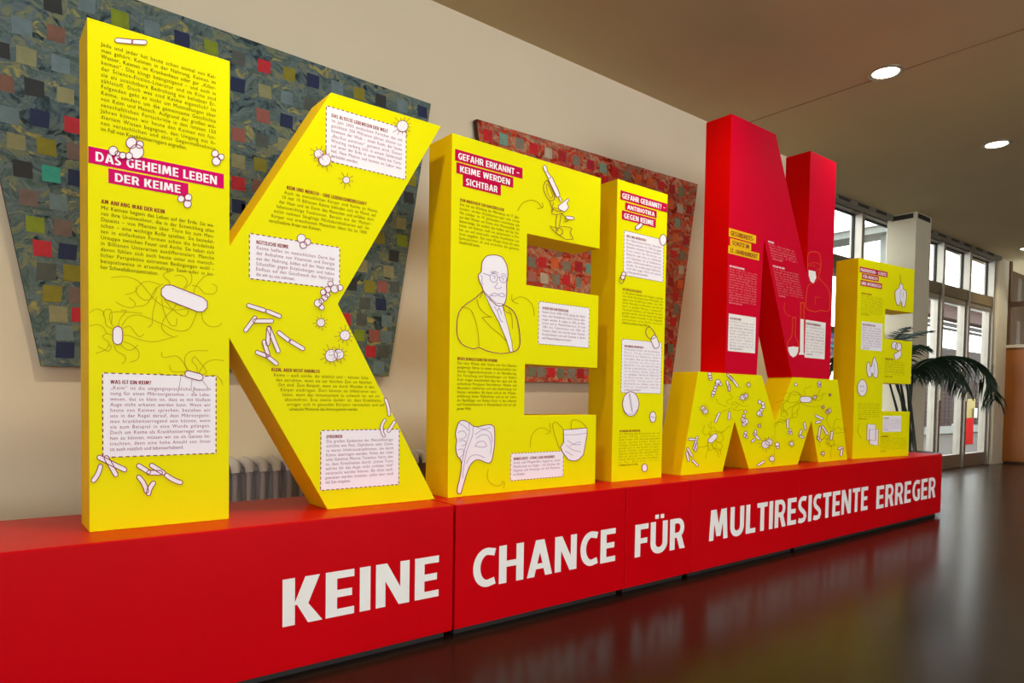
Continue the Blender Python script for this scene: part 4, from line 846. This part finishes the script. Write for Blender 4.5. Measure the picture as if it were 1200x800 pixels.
a.curve([zz1(580, 195), zz1(586, 230), zz1(582, 258)], .5); a.curve([zz1(588, 300), zz1(582, 350), zz1(585, 390)], .4, 3); a.curve([zz1(605, 320), zz1(600, 360)], .4, 3); a.done('washing_hands_drawing', E2)
a = Art(FE); a.circle(*zz1(540, 705), 3.4, 4.4, .6); a.circle(*zz1(570, 715), 3.8, 4.6, .6); a.shape([zz1(*q) for q in ((535,770),(585,738),(592,770),(580,795),(545,812))], .6, False); a.done('soap_drawing', E2)
a = Art(FE)
a.shape([z(*q) for q in ((340,95),(352,115),(362,150),(366,200),(358,225),(340,220),(328,195),(322,220),(305,218),(295,180),(298,135),(310,130),(322,160),(332,125))], .6)
a.curve([z(340, 130), z(345, 170), z(340, 210)], .4, 3); a.curve([z(312, 150), z(318, 190)], .4, 3); a.done('washing_hands_drawing', E2)
a = Art(FE); a.circle(*z(267, 290), 5.6, 9.8, w=.6); a.circle(*z(258, 280), .6, .9, .3); a.circle(*z(274, 280), .6, .9, .3); a.curve([z(255, 305), z(265, 312), z(278, 303)], .4, 3); a.done('face_drawing', E2)
a = Art(FE); a.shape([z(*q) for q in ((298,515),(352,520),(350,620),(295,612))], .6, False); a.shape([z(*q) for q in ((312,550),(368,548),(366,652),(312,640))], .6, False); a.curve([z(250, 510), z(240, 560), z(262, 608)], .4); a.done('towels_drawing', E2)
MB.build = _build

# ------------------------------------------------------------------ paintings on the wall
TCOL = dict(k=(50, 54, 56), g=(84, 92, 86), n=(30, 44, 84), r=(200, 40, 54), R=(158, 94, 82), b=(112, 136, 142), B=(122, 104, 98), o=(142, 136, 34), O=(150, 150, 108), t=(56, 172, 152), G=(136, 156, 30), p=(132, 94, 78))
RCOL = dict(r=(214, 30, 36), d=(176, 30, 34), c=(190, 22, 52), t=(126, 168, 148), g=(138, 132, 116), l=(196, 188, 164), o=(226, 106, 44), G=(122, 130, 100), p=(186, 120, 106))
def painting(corners, canvas, edge, squares, cols, label, size):
    c = corners; xm = sum(p[0] for p in c)/4; z0 = min(p[1] for p in c); YP = W-.045
    e = empty('wall_painting', (xm, YP, z0)); tag(e, label, 'painting')
    mb = MB(); mb.prism([(x-xm, z-z0) for x, z in c], 0, .032, 0, 1); mb.build('canvas_panel', [canvas, edge], e)
    br = MB(); br.box((-.4, .032, .3), (.4, .045, .36)); br.box((-.4, .032, .9), (.4, .045, .96)); br.build('wall_batten', edge, e)
    mats = {k: mat('paint_patch_'+{'k': 'black', 'g': 'slate', 'n': 'navy', 'r': 'red', 'R': 'rust', 'b': 'blue_grey', 'B': 'taupe', 'o': 'olive', 'O': 'pale_olive', 't': 'turquoise', 'G': 'green', 'p': 'brown', 'd': 'dark_red', 'c': 'crimson', 'l': 'stone'}[k], rgb(*v), .7, var=.12, scale=30, bump=.4, bscale=50) for k, v in cols.items()}
    rd = random.Random(3)
    spots = [(at_y((x, y), YP), k) for x, y, k in squares]
    zz_ = z0+.07
    while zz_ < z0+1.3:      # the rows go on behind the letters
        f = (zz_-z0)/1.36; xa_ = c[0][0]+(c[3][0]-c[0][0])*f+.06; xb_ = c[1][0]+(c[2][0]-c[1][0])*f-.06; xx_ = xa_
        while xx_ < xb_:
            g = Vector((xx_+rd.uniform(-.015, .015), YP, zz_+rd.uniform(-.02, .02)))
            if all((g-p).length > .1 for p, _ in spots): spots.append((g, rd.choice(list(cols))))
            xx_ += .115
        zz_ += .115
    for q, k in spots:
        h = size/2*rd.uniform(.93, 1.05); sh = rd.uniform(-.004, .004)
        mb = MB(); cx, cz = q.x-xm, q.z-z0
        def edge_x(zz, a, b): return (a[0]+(b[0]-a[0])*(zz+z0-a[1])/(b[1]-a[1]))-xm
        lim = min(edge_x(cz+h, c[1], c[2]), edge_x(cz-h, c[1], c[2]))-.012; cx = min(cx, lim-h); cx = max(cx, max(edge_x(cz+h, c[0], c[3]), edge_x(cz-h, c[0], c[3]))+h+.008)
        cz = max(cz, h+.012+max(0, c[1][1]-z0))
        mb.prism([(cx-h+sh, cz-h*1.02), (cx+h+sh, cz-h), (cx+h, cz+h), (cx-h, cz+h*1.03)], -.0016, .001)
        mb.build('painted_square', mats[k], e)
TS = [(61,5,'k'),(66,40,'p'),(25,31,'b'),(31,66,'O'),(71,76,'b'),(40,103,'k'),(77,112,'O'),(47,139,'n'),(86,147,'r'),(10,135,'b'),(4,97,'p'),(0,58,'k'),(19,166,'O'),(54,172,'o'),(88,178,'B'),(26,198,'k'),(60,204,'t'),(140,22,'G'),(102,6,'b'),
      (91,209,'n'),(34,232,'B'),(68,237,'b'),(41,263,'G'),(74,267,'B'),(49,291,'r'),(80,295,'n'),(55,318,'g'),(85,320,'o'),(62,344,'o'),(90,346,'B'),(68,368,'O'),(94,369,'r'),(75,390,'b'),(77,410,'n'),
      (213,46,'n'),(247,56,'G'),(280,69,'g'),(310,78,'r'),(279,100,'n'),(310,107,'O'),(339,87,'o'),(367,95,'n'),(336,115,'b'),(364,122,'g'),(308,136,'R'),(336,142,'n'),(279,158,'R'),(307,165,'g'),(279,189,'O'),(305,193,'o'),(395,103,'b'),(421,110,'o'),
      (446,118,'k'),(471,124,'b'),(495,131,'n'),(279,215,'r'),(279.5,242,'n'),(304,219,'p'),(178,34,'b'),(433,336,'o'),(412,333,'k'),(448,336,'R'),(428,355.5,'g'),(446,356.5,'n'),(404,374,'r'),(424,374.7,'g'),(421,393,'G'),(438.5,393.4,'R'),(434.8,411.8,'r'),(453,376,'b'),
      (333,170,'O'),(462,300,'k'),(470,262,'O'),(481,232,'k'),(455,318,'O'),(455,395,'b'),(476,200,'b'),(471,282,'G'),(464,337,'g'),(487,212,'o'),(450,412,'g'),(281,270,'g'),(291,248,'O'),(444,431,'b')]
painting([(-.045, .9), (1.336, .905), (1.556, 2.262), (-.292, 2.30)], CANT, mat('dark_canvas_edge', rgb(44, 52, 50), .8), TS, TCOL, 'large blue-green wedge-shaped painting with small coloured squares, behind the letter K', .055)
RS = [(571.4,158.5,'r'),(590,163.3,'t'),(608.9,168,'g'),(625,174,'r'),(642.7,179.5,'l'),(659,183.6,'d'),(676,188.7,'g'),(691.8,193.3,'c'),(706.7,197.2,'t'),(720.8,202.5,'r'),(735,206,'g'),(748.3,209.7,'o'),(761.8,214,'o'),(774.4,217.7,'r'),(787.7,221.3,'d'),(798.6,224.2,'G'),
      (796.6,244.3,'l'),(808,245.5,'d'),(793.7,261,'t'),(792,278.6,'o'),(804.6,282,'d'),(788.9,298,'r'),(799.8,299,'G'),(786,240,'o'),(635.7,307.5,'r'),(622.5,307,'g'),(664.5,312,'g'),(678,312.5,'d'),(690.5,315,'t'),(623.7,323.7,'p'),(637.5,326,'l'),(651.7,327.5,'g'),(664,328,'r'),(678,331,'g'),
      (650,308,'o'),(623.7,437,'G'),(633.7,437.5,'g'),(646,437,'r'),(680,437.5,'d'),(668.7,438,'g'),(657,437.6,'G'),(798,316,'l'),(786,330,'d'),(797.7,333,'o'),(791.5,347.5,'r'),(792.5,362,'g'),(789,377.5,'r'),(786,391,'d'),(786,408,'G'),(783.7,425,'r'),(694,293,'g'),(709,212,'r')]
painting([(2.06, .9), (3.484, .919), (3.722, 2.313), (1.835, 2.262)], CANR, mat('dark_red_canvas_edge', rgb(70, 40, 34), .8), RS, RCOL, 'red wedge-shaped painting with small coloured squares, behind the E and the I', .058)

# ------------------------------------------------------------------ radiator behind the K
e = empty('radiator', (.2, 1.0, 0)); tag(e, 'old grey column radiator against the wall behind the letter K', 'radiator')
def section():
    mb = MB()
    for yy in (-.055, 0, .055):
        mb.tube([(0, yy, .1), (0, yy, .51)], .0125, 8)
    for zc in (.1, .51):
        pts = [(0, -.062, zc-.02), (0, -.055, zc+.012), (0, 0, zc+.02), (0, .055, zc+.012), (0, .062, zc-.02)]
        mb.tube(pts, [.016, .021, .023, .021, .016], 8)
    return mb
s0 = section().build('radiator_section', RADM, e); s0.location = (0, 0, 0)
for i in range(1, 26):
    c = s0.copy(); COL.objects.link(c); c.parent = e; c.location = (i*.0555, 0, 0)
mb = MB()
for zc in (.12, .5): mb.tube([(-.03, 0, zc), (26*.0555+.01, 0, zc)], .017, 10)
mb.build('radiator_pipe', RADM, e)
mb = MB(); mb.box((.1, -.03, 0), (.13, .03, .1)); mb.box((1.25, -.03, 0), (1.28, .03, .1)); mb.build('radiator_foot', RADM, e)

# ------------------------------------------------------------------ recessed ceiling lamps
def downlight(p, label, r=.083, power=55):
    c = at_z(p, HC); e = empty('ceiling_light', (c.x, c.y, HC)); tag(e, label, 'ceiling light', 'round recessed ceiling lamps')
    mb = MB(); mb.lathe([(r*.86, .03), (r*.86, -.002), (r*1.0, -.008), (r*1.18, -.006), (r*1.2, 0.0)], n=32); mb.build('lamp_ring', LAMPR, e)
    mb = MB(); mb.lathe([(.0001, -.004), (r*.5, -.0045), (r*.87, -.002)], n=32); mb.build('lamp_lens', LAMPE, e)
    l = bpy.data.lights.new('lamp_bulb', 'SPOT'); l.energy = power; l.spot_size = R(130); l.spot_blend = .8; l.shadow_soft_size = .07; l.color = (1, .88, .68)
    o = bpy.data.objects.new('lamp_bulb', l); COL.objects.link(o); o.parent = e; o.location = (0, 0, -.015)
downlight((1038, 85), 'larger glowing round ceiling lamp, upper one of the pair right of the N')
downlight((1168, 169), 'smaller glowing round ceiling lamp nearer the entrance doors')
def downlight_at(x, y, label, power=26):  # adds unseen lamps that carry on the row and light the wall
    global at_z
    keep = at_z; at_z = lambda p, Z: Vector((x, y, Z)); downlight((0, 0), label, power=power); at_z = keep
downlight_at(2.25, -.35, 'unseen ceiling lamp added to the row, above the first E', 95)
downlight_at(.43, -.45, 'unseen ceiling lamp added to the row, above the letter K', 95)
downlight_at(-1.4, -.5, 'unseen ceiling lamp added to the row, left of the letter K', 60)
downlight((1204, 291), 'ceiling lamp at the far right edge above the wood partition')

# ------------------------------------------------------------------ potted palm
PB = Vector((6.35, .62, 0))
e = empty('potted_palm', PB); tag(e, 'dark green potted palm with drooping fronds behind the last letter E', 'plant')
mb = MB(); mb.lathe([(.0001, 0), (.15, 0), (.17, .02), (.21, .34), (.225, .35), (.225, .38), (.2, .38), (.195, .33)]); mb.build('pot', POTM, e)
mb = MB(); mb.lathe([(.0001, .345), (.197, .335)]); mb.build('soil', SOIL, e)
def frond(pix, y0, y1, L, seed, dz=0.0, droop=1.0, n=26):
    rd = random.Random(seed); k = len(pix); pts = [at_y(p, y0+(y1-y0)*i/(k-1)) for i, p in enumerate(pix)]
    # smooth
    cur = []
    for i in range(k-1):
        p0, p1, p2, p3 = pts[max(i-1, 0)], pts[i], pts[i+1], pts[min(i+2, k-1)]
        for j in range(8):
            t = j/8; cur.append(.5*(2*p1+(p2-p0)*t+(2*p0-5*p1+4*p2-p3)*t*t+(-p0+3*p1-3*p2+p3)*t**3))
    cur.append(pts[-1]); cur = [c-PB for c in cur]
    st = MB(); base = Vector((rd.uniform(-.06, .06), rd.uniform(-.06, .06), .34)); a = cur[0]
    mid = base.lerp(a, .5)+Vector((-.05*(a.x > 0)+.02, 0, .06)); st.tube([base, base.lerp(mid, .5), mid, mid.lerp(a, .5), a], [.013, .012, .011, .009, .008], 7)
    st.tube(cur, [.008*(1-.8*i/len(cur)) for i in range(len(cur))], 6); so = st.build('stem', STEM, e)
    lf = MB(); m = len(cur)
    for i in range(n):
        t = .04+.96*i/(n-1); f = t*(m-1); j = min(int(f), m-2); p = cur[j].lerp(cur[j+1], f-j); tg = (cur[j+1]-cur[j]).normalized()
        side = tg.cross(Vector((0, 0, 1))).normalized(); ll = L*(math.sin(math.pi*(.12+.80*t))**.6)
        for sgn in (-1, 1):
            d = (side*sgn*rd.uniform(.5, .75)+tg*rd.uniform(.4, .65)+Vector((0, 0, rd.uniform(-.1, .15)-dz))).normalized()
            pts2 = []; q = p.copy(); seg = 5
            for s in range(seg+1):
                pts2.append(q.copy()); q = q+d*(ll/seg); d = (d+Vector((0, 0, -.32*droop*rd.uniform(.8, 1.2)))).normalized()
            wv = .0088; v = []; up = Vector((0, 0, 1))
            for s, q in enumerate(pts2):
                dd = (pts2[min(s+1, seg)]-pts2[max(s-1, 0)]).normalized(); wn = dd.cross(tg if abs(dd.dot(tg)) < .8 else up).normalized()*wv*(1-(s/seg)**1.6)*(.5+.5*min(1, s*2)); v += [q+wn, q-wn]
            lf.raw(v, [(2*s, 2*s+1, 2*s+3, 2*s+2) for s in range(seg)], 0)
    lf.build('frond', LEAF, so)
frond([(1070, 434), (1090, 422), (1115, 417), (1140, 424), (1158, 445), (1166, 468)], .60, .15, .36, 1, n=70, droop=1.4, dz=.25)
frond([(1066, 436), (1082, 428), (1100, 424), (1120, 436), (1134, 458)], .62, .75, .3, 2, n=54, droop=1.5, dz=.4)
frond([(1062, 438), (1078, 424), (1096, 420), (1112, 428), (1122, 452)], .62, .5, .3, 3, n=54, droop=1.5, dz=.4)
frond([(1058, 430), (1066, 412), (1074, 405), (1086, 408)], .62, .7, .17, 4)
frond([(1050, 420), (1056, 400), (1072, 392), (1090, 388)], .66, .8, .13, 5, droop=.1, n=18)
frond([(1046, 425), (1044, 404), (1052, 392), (1064, 384)], .68, .9, .12, 6, droop=.1, n=16)
frond([(1046, 440), (1035, 420), (1022, 410), (1010, 415)], .7, .8, .2, 7, droop=.5)
frond([(1040, 440), (1010, 420), (985, 418), (974, 432)], .75, .9, .22, 8, droop=.9)

# ------------------------------------------------------------------ outside, beyond the glass
tag(box_obj('ground', (-6, 1.55, -.12), (45, 40, -.02), PAVE), 'pale paved courtyard ground beyond the glass front', kind='structure')
# covered walkway running away from the front
XA = 12.0; zr = at_x((1008, 267), XA).z; zl = at_x((1008, 275), XA).z
bw = empty('covered_walkway', (XA, 3.3, -.02)); tag(bw, 'covered walkway with a grey eaves band, seen through the upper left windows', 'walkway')
mb = MB(); mb.box((0, 0, zl), (.6, 9, zr)); mb.build('eaves_band', GREYM, bw)
mb = MB(); mb.box((-.05, -.05, zr), (.65, 9.05, zr+.06)); mb.build('roof', RENDER, bw)
for i in range(4):
    mb = MB(); mb.box((.25, .1+i*2.9, 0), (.35, .2+i*2.9, zl)); mb.build('post', GREYM, bw)
# entrance porch and building across the courtyard
bp = empty('porch_building', (13, 5.2, 0)); tag(bp, 'low building with brown fascia and dark brick piers, seen through the doors', 'building')
def fx(px, Y): return at_y((px, 400), Y).x
def fz(px, py, Y): return at_y((px, py), Y).z
Yb = 5.2
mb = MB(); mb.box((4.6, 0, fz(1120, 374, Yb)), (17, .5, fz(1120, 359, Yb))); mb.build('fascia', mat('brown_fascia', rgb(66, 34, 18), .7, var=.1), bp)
mb = MB(); mb.box((4.6, -.3, fz(1120, 359, Yb)), (17, .9, fz(1120, 357, Yb))); mb.build('roof', RENDER, bp)
for k, zc in enumerate((377, 383)):
    mb = MB(); mb.box((4.6, .1, fz(1120, zc+1.3, Yb)), (17, .14, fz(1120, zc, Yb))); mb.build('rail', RENDER, bp)
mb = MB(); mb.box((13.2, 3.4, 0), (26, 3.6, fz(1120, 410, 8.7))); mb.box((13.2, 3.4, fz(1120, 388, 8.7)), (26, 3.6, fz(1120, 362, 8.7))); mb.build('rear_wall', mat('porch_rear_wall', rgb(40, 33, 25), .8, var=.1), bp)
mb = MB(); mb.box((4.6, 0, 0), (17, .5, .22)); mb.build('base_wall', GREYM, bp)
def pier(x0, x1, z1):
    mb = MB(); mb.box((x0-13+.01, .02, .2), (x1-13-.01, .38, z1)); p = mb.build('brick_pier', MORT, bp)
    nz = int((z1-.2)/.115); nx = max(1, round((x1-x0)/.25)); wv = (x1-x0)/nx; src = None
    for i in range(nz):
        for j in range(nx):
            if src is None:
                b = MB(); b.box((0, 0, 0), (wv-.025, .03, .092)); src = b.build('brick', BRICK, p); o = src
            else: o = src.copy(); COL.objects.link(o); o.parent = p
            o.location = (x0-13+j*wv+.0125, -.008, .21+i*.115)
for a0, a1 in ((1080, 1089.5), (1105, 1118.5), (1146, 1152)):
    pier(fx(a0, Yb), fx(a1, Yb), fz((a0+a1)/2, 446, Yb))
sx = at_y((1131.5, 510), 3.2); sx2 = at_y((1140.5, 510), 3.2)
e = empty('notice_pillar', (sx.x, 3.2, -.02)); tag(e, 'slim red notice pillar standing outside the glass doors', 'sign')
mb = MB(); mb.box((0, 0, 0), (sx2.x-sx.x, .1, fz(1135, 489, 3.2))); mb.build('pillar_body', SIGNR, e, .004)
yp = at_y((1128, 489), 3.2).x-sx.x; mb = MB(); mb.box((yp, .02, fz(1135, 489, 3.2)+.01), (sx2.x-sx.x+.12, .08, fz(1135, 466, 3.2))); mb.build('yellow_notice', mat('yellow_notice_paint', rgb(130, 112, 30), .6), e)
mb = MB(); mb.box((sx2.x-sx.x-.02, -.02, .55), (sx2.x-sx.x+.12, .0, .75)); mb.build('notice_plate', RENDER, e)
# banner outside, between the N and the last E
e = empty('courtyard_banner', at_y((955, 430), 2.6)); tag(e, 'cream banner with purple letters and turquoise line, outside between N and last E', 'banner')
o0 = Vector(e.location); tl, br = at_y((950, 393), 2.6), at_y((1004, 424), 2.6)
FBN = Face((0, 2.6), (1, 0))
mb = MB(); mb.box((tl.x-o0.x, 0, br.z-o0.z), (br.x-o0.x, .02, tl.z-o0.z)); mb.build('banner_cloth', BANN, e)
mb = MB(); mb.box((tl.x-o0.x, -.012, tl.z-o0.z-.12), (br.x-o0.x, -.002, tl.z-o0.z-.08)); mb.build('turquoise_line', TURQ, e)
mb = MB(); a1 = FBN.px((971.5, 416)); b1 = FBN.px((980, 416)); put_line(mb, FBN, 'che', a1[0], b1[0], a1[1], .3, .004, 0, True, 'scale'); mb.v = [tuple(Vector(v)-o0) for v in mb.v]; mb.build('banner_lettering', PURP, e)
mb = MB(); mb.box((tl.x-o0.x, .03, tl.z-o0.z), (br.x-o0.x, .06, tl.z-o0.z+.12)); mb.build('banner_rail', BLUEP, e)
for xx in (tl.x-o0.x+.1, br.x-o0.x-.1):
    mb = MB(); mb.tube([(xx, .06, -o0.z), (xx, .06, tl.z-o0.z+.1)], .03, 8); mb.build('banner_post', DARKM, e)
for o in bpy.data.objects:
    if '_inv' in o: del o['_inv']
